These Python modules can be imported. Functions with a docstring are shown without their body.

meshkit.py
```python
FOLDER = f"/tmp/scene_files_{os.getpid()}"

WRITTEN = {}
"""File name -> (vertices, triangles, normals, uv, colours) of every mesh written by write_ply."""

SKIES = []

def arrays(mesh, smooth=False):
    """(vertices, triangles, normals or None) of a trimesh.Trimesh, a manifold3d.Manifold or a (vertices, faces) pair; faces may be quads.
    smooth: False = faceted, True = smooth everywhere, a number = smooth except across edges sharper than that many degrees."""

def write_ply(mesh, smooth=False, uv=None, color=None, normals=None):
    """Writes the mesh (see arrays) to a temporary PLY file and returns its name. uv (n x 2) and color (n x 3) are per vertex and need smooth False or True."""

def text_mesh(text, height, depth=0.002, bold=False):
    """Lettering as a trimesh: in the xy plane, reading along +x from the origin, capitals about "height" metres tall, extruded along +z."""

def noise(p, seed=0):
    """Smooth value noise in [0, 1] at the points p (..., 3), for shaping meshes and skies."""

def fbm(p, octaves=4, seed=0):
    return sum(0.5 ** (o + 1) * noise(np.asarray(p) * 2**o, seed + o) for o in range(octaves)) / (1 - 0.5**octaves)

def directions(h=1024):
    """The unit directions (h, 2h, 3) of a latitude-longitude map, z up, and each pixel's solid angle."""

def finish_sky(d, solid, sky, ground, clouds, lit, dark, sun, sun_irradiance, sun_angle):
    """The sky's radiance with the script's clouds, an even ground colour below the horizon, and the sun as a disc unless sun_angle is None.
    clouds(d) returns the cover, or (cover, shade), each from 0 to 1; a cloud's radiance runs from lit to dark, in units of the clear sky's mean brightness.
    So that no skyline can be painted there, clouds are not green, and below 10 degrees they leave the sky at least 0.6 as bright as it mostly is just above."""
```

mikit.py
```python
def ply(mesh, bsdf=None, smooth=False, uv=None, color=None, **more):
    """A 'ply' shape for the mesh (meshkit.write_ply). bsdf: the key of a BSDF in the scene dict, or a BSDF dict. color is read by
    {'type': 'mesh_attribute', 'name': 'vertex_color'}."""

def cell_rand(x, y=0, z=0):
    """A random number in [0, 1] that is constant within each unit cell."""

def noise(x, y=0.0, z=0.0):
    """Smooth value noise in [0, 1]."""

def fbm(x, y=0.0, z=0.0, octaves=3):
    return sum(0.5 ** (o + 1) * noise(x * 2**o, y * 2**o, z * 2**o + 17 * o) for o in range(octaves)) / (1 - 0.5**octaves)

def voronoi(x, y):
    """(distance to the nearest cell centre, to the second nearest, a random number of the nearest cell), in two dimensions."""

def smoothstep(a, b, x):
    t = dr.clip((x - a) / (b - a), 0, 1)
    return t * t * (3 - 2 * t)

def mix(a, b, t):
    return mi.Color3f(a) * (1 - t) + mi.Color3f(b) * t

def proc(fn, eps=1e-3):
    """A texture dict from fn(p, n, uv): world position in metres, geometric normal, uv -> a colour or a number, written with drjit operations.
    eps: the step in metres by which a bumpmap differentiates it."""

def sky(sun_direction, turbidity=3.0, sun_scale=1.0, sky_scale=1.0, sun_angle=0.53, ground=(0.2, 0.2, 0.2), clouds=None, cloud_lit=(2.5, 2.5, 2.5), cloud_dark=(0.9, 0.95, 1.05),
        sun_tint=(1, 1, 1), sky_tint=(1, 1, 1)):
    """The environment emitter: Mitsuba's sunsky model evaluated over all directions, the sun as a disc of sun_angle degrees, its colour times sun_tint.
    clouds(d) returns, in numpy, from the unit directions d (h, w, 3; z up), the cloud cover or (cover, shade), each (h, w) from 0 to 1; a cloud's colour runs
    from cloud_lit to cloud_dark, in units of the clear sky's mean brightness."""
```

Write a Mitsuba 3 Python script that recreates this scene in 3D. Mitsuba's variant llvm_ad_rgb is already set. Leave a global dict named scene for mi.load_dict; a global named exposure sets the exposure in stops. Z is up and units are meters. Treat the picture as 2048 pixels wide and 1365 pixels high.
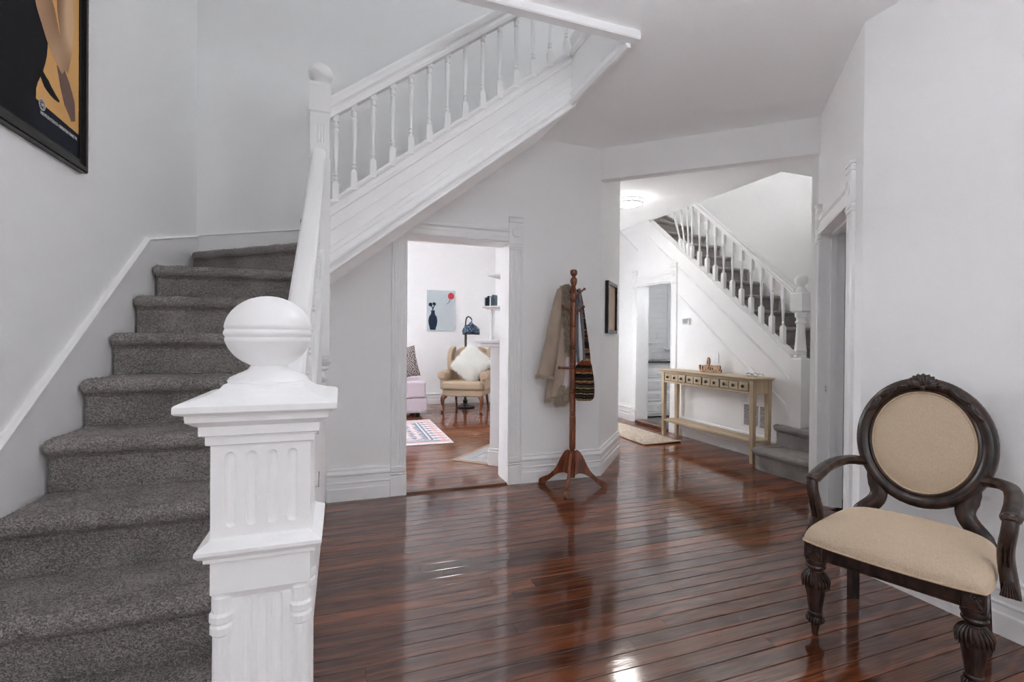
import math, random, sys
import numpy as np, trimesh, shapely
from shapely.geometry import Polygon, LineString, Point, box as sbox
from shapely import affinity
import manifold3d as m3
import mitsuba as mi, drjit as dr
import mikit, meshkit
from mikit import proc, noise, fbm, voronoi, smoothstep, mix, cell_rand

random.seed(7)
rng = np.random.default_rng(7)
T = mi.ScalarTransform4f
scene, labels = {}, {}
PI = math.pi

# ------------------------------------------------------------------ camera, sky, lights, exposure
YAW, PITCH, ROLL = math.radians(19.55), math.radians(-0.309), math.radians(0.485)
FWD = np.array([math.sin(YAW) * math.cos(PITCH), math.cos(YAW) * math.cos(PITCH), math.sin(PITCH)])
RGT = np.array([math.cos(YAW), -math.sin(YAW), 0.0])
UPV = np.cross(RGT, FWD)
UPV = -math.sin(ROLL) * RGT + math.cos(ROLL) * UPV
EYE = np.array([0.0, 0.0, 1.25])
scene['camera'] = {'type': 'perspective', 'fov': math.degrees(2 * math.atan(1024 / 959.7)), 'fov_axis': 'x', 'near_clip': 0.05, 'far_clip': 100,
                   'to_world': T().look_at(origin=EYE.tolist(), target=(EYE + FWD).tolist(), up=UPV.tolist())}
scene['sky'] = mikit.sky([-0.5, -0.6, 0.6], turbidity=4.0, sun_scale=0.0, sky_scale=1.0, ground=(0.34, 0.33, 0.32),
                         clouds=lambda d: np.ones(d.shape[:2]) * 0.97, cloud_lit=(2.3, 2.35, 2.45))
exposure = 3.05
LAMP = 2.4         # radiance of the hall ceiling light
FOYER_FILL = 2.6         # added fill lamps for the foyer, behind and above the camera
STAIRWELL_FILL = 0.85     # added fill lamp high in the stairwell, out of view
SITTING_FILL = 13.0      # added lamp brightening the sitting room, out of view
HALL_FILL = 2.8          # added fill lamps hidden in the hall and the kitchen
UPLAMP = 12.0        # radiance of the unseen lamp above the hall stairs


# ------------------------------------------------------------------ materials
def rgb(c):
    return {'type': 'rgb', 'value': list(c) if hasattr(c, '__len__') else [c] * 3}


def mat(name, base, rough=0.5, spec=0.5, bump=None, bscale=1.0, two=True, **kw):
    d = {'type': 'principled', 'base_color': base if isinstance(base, dict) else rgb(base), 'roughness': rough, **({} if 'eta' in kw else {'specular': spec}), **kw}
    if bump is not None:
        d = {'type': 'bumpmap', 'nested': d, 'arbitrary': bump, 'scale': bscale}
    scene[name] = {'type': 'twosided', 'nested': d} if two else d


def f_wall(p, n, uv):
    return fbm(p.x * 110, p.y * 110, p.z * 110, 2)


mat('wall_paint', (0.86, 0.86, 0.86), 0.75, 0.25, proc(f_wall), 0.0012)
mat('ceiling_paint', (0.90, 0.90, 0.90), 0.9, 0.1)
mat('trim_paint', (0.85, 0.85, 0.85), 0.32, 0.45)
mat('black_gloss', (0.012, 0.011, 0.01), 0.3, 0.3)
mat('black_matte', (0.02, 0.019, 0.018), 0.6, 0.3)
mat('dark_metal', (0.05, 0.045, 0.04), 0.35, 0.5, metallic=0.6)
mat('chrome', (0.55, 0.55, 0.56), 0.25, 0.5, metallic=1.0)
mat('white_plastic', (0.80, 0.80, 0.80), 0.35, 0.5)
mat('grey_plastic', (0.30, 0.31, 0.31), 0.4, 0.5)
mat('pale_paint', (0.85, 0.85, 0.85), 0.5, 0.4)


def floor_col(seed, dark, light):
    def f(p, n, uv):
        g = fbm(p.x * 2.2 + seed * 7.3, p.y * 42 + fbm(p.x * 3 + seed, p.y * 9, 0.0, 2) * 4.5, seed, 3)
        st = fbm(p.x * 9 + seed, p.y * 230, 3.0, 2)
        board = cell_rand(dr.floor(p.y / 0.083 + 100), seed)
        v = dr.clip(g * 0.75 + st * 0.35 + board * 0.30 - 0.28, 0, 1)
        return mix(dark, light, smoothstep(0.12, 0.82, v))
    return f


def floor_wave(p, n, uv):
    return fbm(p.x * 6, p.y * 26, 0.0, 2) + 0.10 * noise(p.x * 40, p.y * 260, 0.0)


for i, (d, l) in enumerate([((0.048, 0.0140, 0.0068), (0.195, 0.058, 0.022)), ((0.042, 0.0122, 0.006), (0.155, 0.046, 0.018)), ((0.056, 0.0165, 0.008), (0.22, 0.068, 0.027))]):
    mat('floor_wood_%d' % i, proc(floor_col(i * 3.1 + 1, d, l)), 0.095, 1.0, proc(floor_wave), 0.00036, eta=1.82, clearcoat=0.35, clearcoat_gloss=0.98)


def carpet_col(p, n, uv):
    u, v, w = p.x + 0.6 * p.y, p.y - 0.6 * p.x + 0.4 * p.z, p.z + 0.5 * p.x - 0.3 * p.y
    q = noise(u * 90, v * 90, w * 90) * 1.6
    a = noise(u * 300 + q, v * 300 - q, w * 300 + q)
    b = fbm(p.x * 9, p.y * 9, p.z * 9, 2)
    return mix((0.118, 0.108, 0.103), (0.40, 0.368, 0.352), smoothstep(0.2, 0.85, a * 0.75 + b * 0.25))


mat('carpet', proc(carpet_col), 0.95, 0.05, sheen=0.6)


def wood_grain(dark, light, fx, fy, fz, s=0.0):
    def f(p, n, uv):
        g = fbm(p.x * fx + s, p.y * fy, p.z * fz, 3)
        return mix(dark, light, smoothstep(0.25, 0.75, g))
    return f


mat('cherry_wood', proc(wood_grain((0.085, 0.020, 0.007), (0.23, 0.066, 0.022), 60, 60, 7)), 0.2, 0.5, clearcoat=0.6)
mat('walnut', proc(wood_grain((0.008, 0.0045, 0.0034), (0.042, 0.018, 0.011), 40, 40, 12)), 0.3, 0.5, clearcoat=0.3)
mat('walnut_carved', proc(wood_grain((0.009, 0.005, 0.0035), (0.040, 0.017, 0.010), 60, 60, 60)), 0.32, 0.5, clearcoat=0.3)
mat('console_wood', proc(wood_grain((0.40, 0.30, 0.19), (0.50, 0.39, 0.26), 30, 5, 5)), 0.45, 0.4)
mat('console_front', proc(wood_grain((0.43, 0.33, 0.21), (0.50, 0.395, 0.265), 30, 5, 20)), 0.45, 0.4)
mat('sign_face', (0.72, 0.50, 0.35), 0.6, 0.3)
mat('sign_wood', (0.26, 0.12, 0.05), 0.5, 0.4)
mat('threshold_wood', proc(wood_grain((0.05, 0.018, 0.008), (0.14, 0.05, 0.02), 5, 60, 60)), 0.25, 0.7, clearcoat=0.8)


def weave(c1, c2, s, amp=0.0):
    def f(p, n, uv):
        a = noise(uv.x * s * 0.35, uv.y * s * 2.2)
        b = noise(uv.x * s * 2.2, uv.y * s * 0.35, 5.0)
        return mix(c1, c2, smoothstep(0.25, 0.75, 0.5 * a + 0.5 * b))
    return f


def weave_b(s):
    def f(p, n, uv):
        return dr.sin(uv.x * s) * dr.sin(uv.y * s) * 0.5 + noise(uv.x * s * 0.3, uv.y * s * 0.3)
    return f


mat('linen', proc(weave((0.50, 0.385, 0.275), (0.60, 0.475, 0.355), 900)), 0.85, 0.15, proc(weave_b(1600)), 0.0006, sheen=0.3)
mat('linen_piping', (0.50, 0.385, 0.275), 0.85, 0.15)
mat('suede', proc(lambda p, n, uv: mix((0.30, 0.235, 0.185), (0.45, 0.36, 0.29), fbm(p.x * 14, p.y * 14, p.z * 9, 3))), 0.95, 0.1, sheen=0.5)
mat('fur_light', (0.44, 0.36, 0.28), 0.8, 0.2)
mat('fur_dark', (0.16, 0.12, 0.095), 0.8, 0.2)
mat('coat_lining', (0.50, 0.42, 0.42), 0.8, 0.2)


def bag_col(p, n, uv):
    z = p.z + 0.006 * noise(p.x * 60, p.y * 60, p.z * 20)
    k = dr.floor(z / 0.0115)
    r = cell_rand(k, 3.0)
    c = mix((0.020, 0.012, 0.010), (0.22, 0.055, 0.02), smoothstep(0.62, 0.66, r))
    c = mix(c, (0.30, 0.22, 0.12), smoothstep(0.80, 0.82, r))
    c = mix(c, (0.075, 0.055, 0.04), smoothstep(0.25, 0.27, r) * (1 - smoothstep(0.42, 0.44, r)))
    kn = noise((p.x - p.y) * 130, z * 150, 1.0)
    return c * (0.25 + 0.95 * kn)


mat('bag_knit', proc(bag_col), 0.95, 0.1)
mat('bag_strap', proc(lambda p, n, uv: mix((0.10, 0.11, 0.13), (0.17, 0.18, 0.205), noise(p.x * 120, p.y * 120, p.z * 30))), 0.9, 0.1)


def jute_col(p, n, uv):
    a = noise(p.x * 130, p.y * 48, 0.0)
    b = noise(p.x * 300, p.y * 130, 3.0)
    return mix((0.24, 0.19, 0.15), (0.58, 0.49, 0.41), smoothstep(0.2, 0.75, 0.55 * a + 0.45 * b))


mat('jute', proc(jute_col), 0.95, 0.1)
mat('jute_edge', (0.55, 0.42, 0.31), 0.95, 0.1)
mat('rug_backing', (0.03, 0.025, 0.02), 0.95, 0.1)


def rug_col(p, n, uv):
    # tribal rug: pink ground, blue-grey diamonds and bands set by distance from its edge
    ex = 1.255 - p.x
    ey = dr.minimum(p.y - 5.53, 7.21 - p.y)
    e = dr.minimum(ex, ey)
    pink, cream, blue = (0.50, 0.33, 0.33), (0.56, 0.51, 0.50), (0.15, 0.19, 0.24)
    def tri(v, s):
        w = v / s
        return dr.abs(w - dr.floor(w) - 0.5) * 2
    zig = tri(p.y, 0.12) + tri(p.x, 0.12)
    field = mix(cream, blue, smoothstep(1.12, 1.16, zig))
    field = mix(field, pink, smoothstep(0.55, 0.58, tri(p.y + p.x * 2, 0.24)) * smoothstep(0.5, 0.53, tri(p.x - p.y, 0.17)))
    border = mix(pink, cream, smoothstep(0.9, 0.95, tri(p.y, 0.16) + tri(e, 0.16)))
    border = mix(border, blue, smoothstep(1.45, 1.5, tri(p.y + 0.08, 0.16) + tri(e, 0.16)))
    c = mix(border, blue, smoothstep(0.20, 0.205, e))
    c = mix(c, cream, smoothstep(0.225, 0.23, e) * (1 - smoothstep(0.25, 0.255, e)))
    c = mix(c, field, smoothstep(0.275, 0.28, e))
    c = mix(cream, c, smoothstep(0.02, 0.023, e))
    return c


mat('tribal_rug', proc(rug_col), 0.95, 0.05)
mat('lilac', proc(weave((0.46, 0.39, 0.43), (0.56, 0.48, 0.52), 160)), 0.85, 0.2, sheen=0.4)
mat('cushion_print', proc(lambda p, n, uv: mix((0.06, 0.05, 0.055), (0.42, 0.36, 0.33), smoothstep(-0.15, 0.15, dr.sin(uv.x * 170 + 5 * noise(uv.x * 32, uv.y * 32)) * dr.sin(uv.y * 130 + 5 * noise(uv.x * 18 + 9, uv.y * 18))))), 0.9, 0.1)
mat('tan_fabric', proc(weave((0.36, 0.275, 0.19), (0.45, 0.35, 0.25), 200)), 0.85, 0.15, sheen=0.3)
mat('white_fur', (0.93, 0.93, 0.90), 0.8, 0.2)
mat('canvas_blue', (0.50, 0.55, 0.575), 0.8, 0.1)
mat('ink', (0.018, 0.026, 0.05), 0.8, 0.1)
mat('red_ink', (0.48, 0.05, 0.065), 0.7, 0.2)
mat('teal_book', (0.02, 0.055, 0.075), 0.5, 0.4)
mat('tiffany', proc(lambda p, n, uv: mix((0.006, 0.018, 0.05), (0.13, 0.24, 0.32), smoothstep(0.55, 0.85, noise(p.x * 42, p.y * 42, p.z * 42)))), 0.2, 0.6)
mat('slate_tile', proc(lambda p, n, uv: mix((0.26, 0.26, 0.27), (0.42, 0.42, 0.42), fbm(p.x * 14, p.y * 14, 0.0, 3))), 0.3, 0.5)
mat('tile_border', (0.28, 0.18, 0.12), 0.35, 0.5)
mat('dark_counter', (0.02, 0.021, 0.02), 0.12, 0.6)
mat('grey_floor', (0.10, 0.10, 0.10), 0.25, 0.6)
mat('poster_navy', proc(lambda p, n, uv: mix((0.011, 0.011, 0.013), (0.018, 0.019, 0.03), smoothstep(1.90, 2.05, p.y) * smoothstep(2.05, 1.98, p.z))), 0.6, 0.1)
mat('poster_orange', proc(lambda p, n, uv: mix((0.66, 0.36, 0.13), (0.80, 0.46, 0.18), noise(p.y * 6, p.z * 4))), 0.6, 0.1)
mat('poster_tan', proc(lambda p, n, uv: mix((0.32, 0.17, 0.10), (0.72, 0.48, 0.29), smoothstep(0.2, 0.75, noise(p.y * 9 + 2.0, p.z * 5)))), 0.6, 0.1)
mat('poster_brown', (0.14, 0.065, 0.045), 0.35, 0.35)
mat('poster_white', (0.62, 0.62, 0.60), 0.5, 0.3)
mat('parchment', proc(lambda p, n, uv: mix((0.40, 0.28, 0.19), (0.56, 0.42, 0.30), fbm(p.x * 30 + p.y * 30, p.z * 5, 0.0, 3))), 0.6, 0.3)
scene['clear_glass'] = {'type': 'thindielectric', 'int_ior': 1.5}
scene['lens_glass'] = {'type': 'thindielectric', 'int_ior': 1.5}


# ------------------------------------------------------------------ naming helpers
def number(key):
    if key not in scene and key not in labels and not any(k.startswith(key + '__') for k in scene):
        return key
    i = 1
    while True:
        k = '%s_%03d' % (key, i)
        if k not in scene and k not in labels and not any(q.startswith(k + '__') for q in scene):
            return k
        i += 1


COUNT = {}


def fresh(key):
    n = COUNT.get(key, 0)
    COUNT[key] = n + 1
    return key if n == 0 else '%s_%03d' % (key, n)


def obj(name, mesh, m, parent=None, smooth=False, label=None, kind=None, **kw):
    key = fresh((parent + '__' if parent else '') + name)
    scene[key] = mikit.ply(mesh, m, smooth, **kw)
    if label or kind:
        labels[key] = {}
        if label:
            labels[key]['label'] = label
        if kind:
            labels[key]['kind'] = kind
    return key


def put(name, plydict, parent=None, **more):
    key = fresh((parent + '__' if parent else '') + name)
    scene[key] = {**plydict, **more}
    return key


def thing(name, label, cat, group=None):
    key = fresh(name)
    labels[key] = {'label': label, 'category': cat}
    if group:
        labels[key]['group'] = group
    return key


def struct(name, mesh, m='wall_paint', smooth=False, label=None, **kw):
    key = fresh(name)
    scene[key] = mikit.ply(mesh, m, smooth, **kw)
    labels[key] = {'kind': 'structure'}
    if label:
        labels[key]['label'] = label
    return key


# ------------------------------------------------------------------ mesh helpers
cat = trimesh.util.concatenate


def box(x0, x1, y0, y1, z0, z1):
    m = trimesh.creation.box((x1 - x0, y1 - y0, z1 - z0))
    m.apply_translation(((x0 + x1) / 2, (y0 + y1) / 2, (z0 + z1) / 2))
    return m


def bbox(x0, x1, y0, y1, z0, z1, r=0.004):
    """A box with chamfered edges."""
    c = np.array([[x, y, z] for x in (x0, x1) for y in (y0, y1) for z in (z0, z1)])
    pts = []
    mid = c.mean(0)
    for p in c:
        s = np.sign(mid - p) * r
        for k in range(3):
            q = p + s
            q[k] = p[k]
            pts.append(q)
    return trimesh.convex.convex_hull(np.array(pts))


def rbox(x0, x1, y0, y1, z0, z1, r=0.03, n=10):
    """A rounded box: the hull of eight spheres."""
    s = trimesh.creation.icosphere(subdivisions=2, radius=r).vertices
    pts = [s + [x, y, z] for x in (x0 + r, x1 - r) for y in (y0 + r, y1 - r) for z in (z0 + r, z1 - r)]
    return trimesh.convex.convex_hull(np.vstack(pts))


def lathe(prof, n=28, c=(0, 0)):
    """Revolve (radius, z) points about z."""
    p = np.array(prof, float)
    a = np.arange(n) * 2 * PI / n
    v = np.stack([p[:, None, 0] * np.cos(a) + c[0], p[:, None, 0] * np.sin(a) + c[1], np.broadcast_to(p[:, None, 1], (len(p), n))], -1).reshape(-1, 3)
    f = []
    for i in range(len(p) - 1):
        for j in range(n):
            k = (j + 1) % n
            f += [[i * n + j, i * n + k, (i + 1) * n + k], [i * n + j, (i + 1) * n + k, (i + 1) * n + j]]
    v = np.vstack([v, [[c[0], c[1], p[0, 1]], [c[0], c[1], p[-1, 1]]]])
    b, t = len(v) - 2, len(v) - 1
    for j in range(n):
        k = (j + 1) % n
        f += [[b, k, j], [t, (len(p) - 1) * n + j, (len(p) - 1) * n + k]]
    return trimesh.Trimesh(v, f, process=False)


def square(prof, c=(0, 0)):
    """A square post from (half width, z) points."""
    m = lathe([(h * math.sqrt(2), z) for h, z in prof], 4)
    m.apply_transform(trimesh.transformations.rotation_matrix(PI / 4, [0, 0, 1]))
    m.apply_translation([c[0], c[1], 0])
    return m


def tube(pts, rad, n=10, squash=(1, 1), up=None):
    """A swept tube with flat caps; rad a number or one per point; squash scales its two cross axes."""
    p = np.array(pts, float)
    r = np.broadcast_to(np.asarray(rad, float), (len(p),))
    t = np.gradient(p, axis=0)
    t /= np.linalg.norm(t, axis=1, keepdims=True) + 1e-12
    ref = np.array(up if up is not None else ([0, 0, 1.0] if abs(t[:, 2]).mean() < 0.8 else [0, 1.0, 0]))
    a = np.cross(t, ref)
    a /= np.linalg.norm(a, axis=1, keepdims=True) + 1e-12
    b = np.cross(a, t)
    ang = np.arange(n) * 2 * PI / n
    v = (p[:, None] + (r[:, None] * squash[0])[..., None] * np.cos(ang)[None, :, None] * a[:, None] + (r[:, None] * squash[1])[..., None] * np.sin(ang)[None, :, None] * b[:, None]).reshape(-1, 3)
    f = []
    for i in range(len(p) - 1):
        for j in range(n):
            k = (j + 1) % n
            f += [[i * n + j, (i + 1) * n + k, i * n + k], [i * n + j, (i + 1) * n + j, (i + 1) * n + k]]
    v = np.vstack([v, p[:1], p[-1:]])
    for j in range(n):
        k = (j + 1) % n
        f += [[len(v) - 2, j, k], [len(v) - 1, (len(p) - 1) * n + k, (len(p) - 1) * n + j]]
    m = trimesh.Trimesh(v, f, process=False)
    return m


def spline(pts, n=24):
    from scipy.interpolate import CubicSpline
    p = np.array(pts, float)
    s = np.r_[0, np.cumsum(np.linalg.norm(np.diff(p[:, :3], axis=0), axis=1))]
    return CubicSpline(s, p)(np.linspace(0, s[-1], n))


def extrude(poly, h):
    gs = getattr(poly, 'geoms', [poly])
    return cat([trimesh.creation.extrude_polygon(g, h, engine='earcut') for g in gs])


def place(m, o, ex, ey, ez):
    """Maps local axes to world vectors."""
    M = np.eye(4)
    M[:3, 0], M[:3, 1], M[:3, 2], M[:3, 3] = ex, ey, ez, o
    m = m.copy()
    m.apply_transform(M)
    return m


def panel(p0, p1, poly, thick, z0=0.0):
    """Extrudes a polygon of (distance along p0->p1, height) away to the right of that direction (the visible face lies on the line)."""
    p0, p1 = np.array(p0, float), np.array(p1, float)
    d = (p1 - p0) / np.linalg.norm(p1 - p0)
    n = np.array([d[1], -d[0]])
    p0 = p0 + n * min(thick, 0)
    return place(extrude(poly, abs(thick)), [p0[0], p0[1], z0], [d[0], d[1], 0], [0, 0, 1], [n[0], n[1], 0])


def wall(p0, p1, z0, z1, thick, holes=()):
    L = np.linalg.norm(np.subtract(p1, p0))
    poly = sbox(0, z0, L, z1)
    for h in holes:
        poly = poly.difference(sbox(*h))
    return panel(p0, p1, poly, thick)


def sweep(path, prof, side=1, closed=False):
    """A moulding: profile points (out, z) carried along an xy path with mitred corners; out is to the left of the path when side is 1."""
    P = np.array(path, float)
    d = np.diff(P, axis=0)
    d /= np.linalg.norm(d, axis=1, keepdims=True)
    n = np.stack([-d[:, 1], d[:, 0]], 1) * side
    off = []
    for i in range(len(P)):
        if i == 0:
            off.append(n[0])
        elif i == len(P) - 1:
            off.append(n[-1])
        else:
            b = n[i - 1] + n[i]
            b /= np.linalg.norm(b)
            off.append(b / max(b @ n[i], 0.2))
    prof = np.array(prof, float)
    k = len(prof)
    v = np.array([[P[i, 0] + off[i][0] * o, P[i, 1] + off[i][1] * o, z] for i in range(len(P)) for o, z in prof])
    f = []
    for i in range(len(P) - 1):
        for j in range(k):
            l = (j + 1) % k
            a, b, c, e = i * k + j, i * k + l, (i + 1) * k + l, (i + 1) * k + j
            f += [[a, b, c], [a, c, e]]
    m = trimesh.Trimesh(v, f, process=False)
    caps = trimesh.creation.triangulate_polygon(Polygon(prof), engine='earcut')
    cf = caps[1]
    # match the cap's vertices to the profile's
    idx = [int(np.argmin(np.linalg.norm(prof - q, axis=1))) for q in caps[0]]
    cf = np.array([[idx[q] for q in t] for t in cf])
    f2 = np.vstack([m.faces, cf, cf[:, ::-1] + (len(P) - 1) * k])
    m = trimesh.Trimesh(v, f2, process=False)
    m.fix_normals()
    return m


def rake(p0, p1, prof, out):
    """A raking moulding with plumb-cut ends: profile (out, z) slid from p0 to p1 in 3-D."""
    p0, p1, out = np.array(p0, float), np.array(p1, float), np.array(out, float)
    prof = np.array(prof, float)
    k = len(prof)
    v = np.array([p + out * o + np.array([0, 0, z]) for p in (p0, p1) for o, z in prof])
    f = []
    for j in range(k):
        l = (j + 1) % k
        f += [[j, l, k + l], [j, k + l, k + j]]
    caps = trimesh.creation.triangulate_polygon(Polygon(prof), engine='earcut')
    idx = [int(np.argmin(np.linalg.norm(prof - q, axis=1))) for q in caps[0]]
    cf = np.array([[idx[q] for q in t] for t in caps[1]])
    m = trimesh.Trimesh(v, np.vstack([f, cf, cf[:, ::-1] + k]), process=False)
    m.fix_normals()
    return m


def hull(a):
    return trimesh.convex.convex_hull(np.vstack(a))


def ball(c, r, sub=2):
    m = trimesh.creation.icosphere(subdivisions=sub, radius=1.0)
    m.apply_scale(r)
    m.apply_translation(c)
    return m


def cut(a, *bs):
    def M(t):
        t = trimesh.Trimesh(t.vertices, t.faces, process=True)
        t.merge_vertices()
        return m3.Manifold(m3.Mesh(np.asarray(t.vertices, np.float32), np.asarray(t.faces, np.uint32)))
    A = M(a)
    for b in bs:
        A = A - M(b)
    o = A.to_mesh()
    if len(o.tri_verts) == 0:
        return a
    return trimesh.Trimesh(o.vert_properties[:, :3], o.tri_verts, process=False)


def unite(a, b):
    def M(t):
        t = trimesh.Trimesh(t.vertices, t.faces, process=True)
        return m3.Manifold(m3.Mesh(np.asarray(t.vertices, np.float32), np.asarray(t.faces, np.uint32)))
    o = (M(a) + M(b)).to_mesh()
    return trimesh.Trimesh(o.vert_properties[:, :3], o.tri_verts, process=False) if len(o.tri_verts) else cat([a, b])


def spikes(P, D, L, w=0.0012):
    """Hairs: thin three-sided spikes bent along D (n x 3, 3); L lengths."""
    P, D, L = np.asarray(P), np.asarray(D), np.asarray(L)
    n = len(P)
    t = D / np.linalg.norm(D, axis=1, keepdims=True)
    a = np.cross(t, rng.normal(size=(n, 3)))
    a /= np.linalg.norm(a, axis=1, keepdims=True)
    b = np.cross(t, a)
    w = np.broadcast_to(w, (n,))
    bend = rng.normal(size=(n, 3)) * (L * 0.28)[:, None]
    v = []
    for k in range(3):
        q = k * 2 * PI / 3
        v.append(P + (a * math.cos(q) + b * math.sin(q)) * w[:, None])
    for k in range(3):
        q = k * 2 * PI / 3
        v.append(P + t * (L * 0.55)[:, None] + bend * 0.35 + (a * math.cos(q) + b * math.sin(q)) * w[:, None] * 0.7)
    v.append(P + t * L[:, None] + bend)
    V = np.stack(v, 1).reshape(-1, 3)
    base = []
    for k in range(3):
        l = (k + 1) % 3
        base += [[k, l, 3 + l], [k, 3 + l, 3 + k], [3 + k, 3 + l, 6]]
    F = (np.array(base)[None] + (np.arange(n) * 7)[:, None, None]).reshape(-1, 3)
    return trimesh.Trimesh(V, F, process=False)


# ================================================================== THE SETTING
H, BY, LX, WX, CX = 2.992, 3.877, -0.955, 2.678, 4.20
PH = 0.742
DG = np.array([math.sin(PH), math.cos(PH)])        # direction of the slanted walls
NG = np.array([math.cos(PH), -math.sin(PH)])       # to their right
C6 = np.array([2.228, BY])
C7 = np.array([WX, 1.834])
E6, E7 = C6 + DG * 0.95, C7 + DG * 1.33
UP = 5.7

# floor: a base slab under every board, and the boards themselves
FL = struct('floor', box(-3.3, 5.4, -4.2, 9.3, -0.25, -0.021), 'black_matte', label='dark stained wooden board floor')
PW = 0.083


def plank(x0, x1, y, zt, k, s=None):
    b, g = 0.0016, 0.0013
    pts = [[x, y + yy, z] for x in (x0, x1) for yy, z in ((g, zt - 0.02), (PW - g, zt - 0.02), (g, zt - b), (PW - g, zt - b), (g + b, zt), (PW - g - b, zt))]
    obj('plank', trimesh.convex.convex_hull(np.array(pts)), 'floor_wood_%d' % k, FL)


row = 0
y = -0.6
while y < 8.58:
    if y < C7[1] - 0.05:
        a, b = LX, WX
    elif y < BY:
        a = LX
        b = WX + (y - C7[1] + 0.1) * DG[0] / DG[1] + 0.06 if y < E7[1] - 0.02 else 5.1
        if y >= 2.76 and y < 3.6:
            b = 5.1
        elif y >= 3.6:
            b = 4.26
    else:
        a = 2.228 + max(0.0, min(y - BY, 0.70)) * DG[0] / DG[1] - 0.02
        b = CX
    r = random.Random(row * 13 + 5)
    xs = [a]
    if b - a > 2.2:
        xs.append(a + (b - a) * r.uniform(0.25, 0.75))
    xs.append(b)
    for q0, q1 in zip(xs, xs[1:]):
        plank(q0 + 0.0006, q1 - 0.0006, y, 0.0, r.randrange(3))
    row += 1
    y += PW
y = BY + 0.057
while y < 8.92:
    r = random.Random(row * 17 + 3)
    plank(-2.6, 2.05 if y < 4.9 else 2.74, y, 0.012, r.randrange(3))
    row += 1
    y += PW

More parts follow.
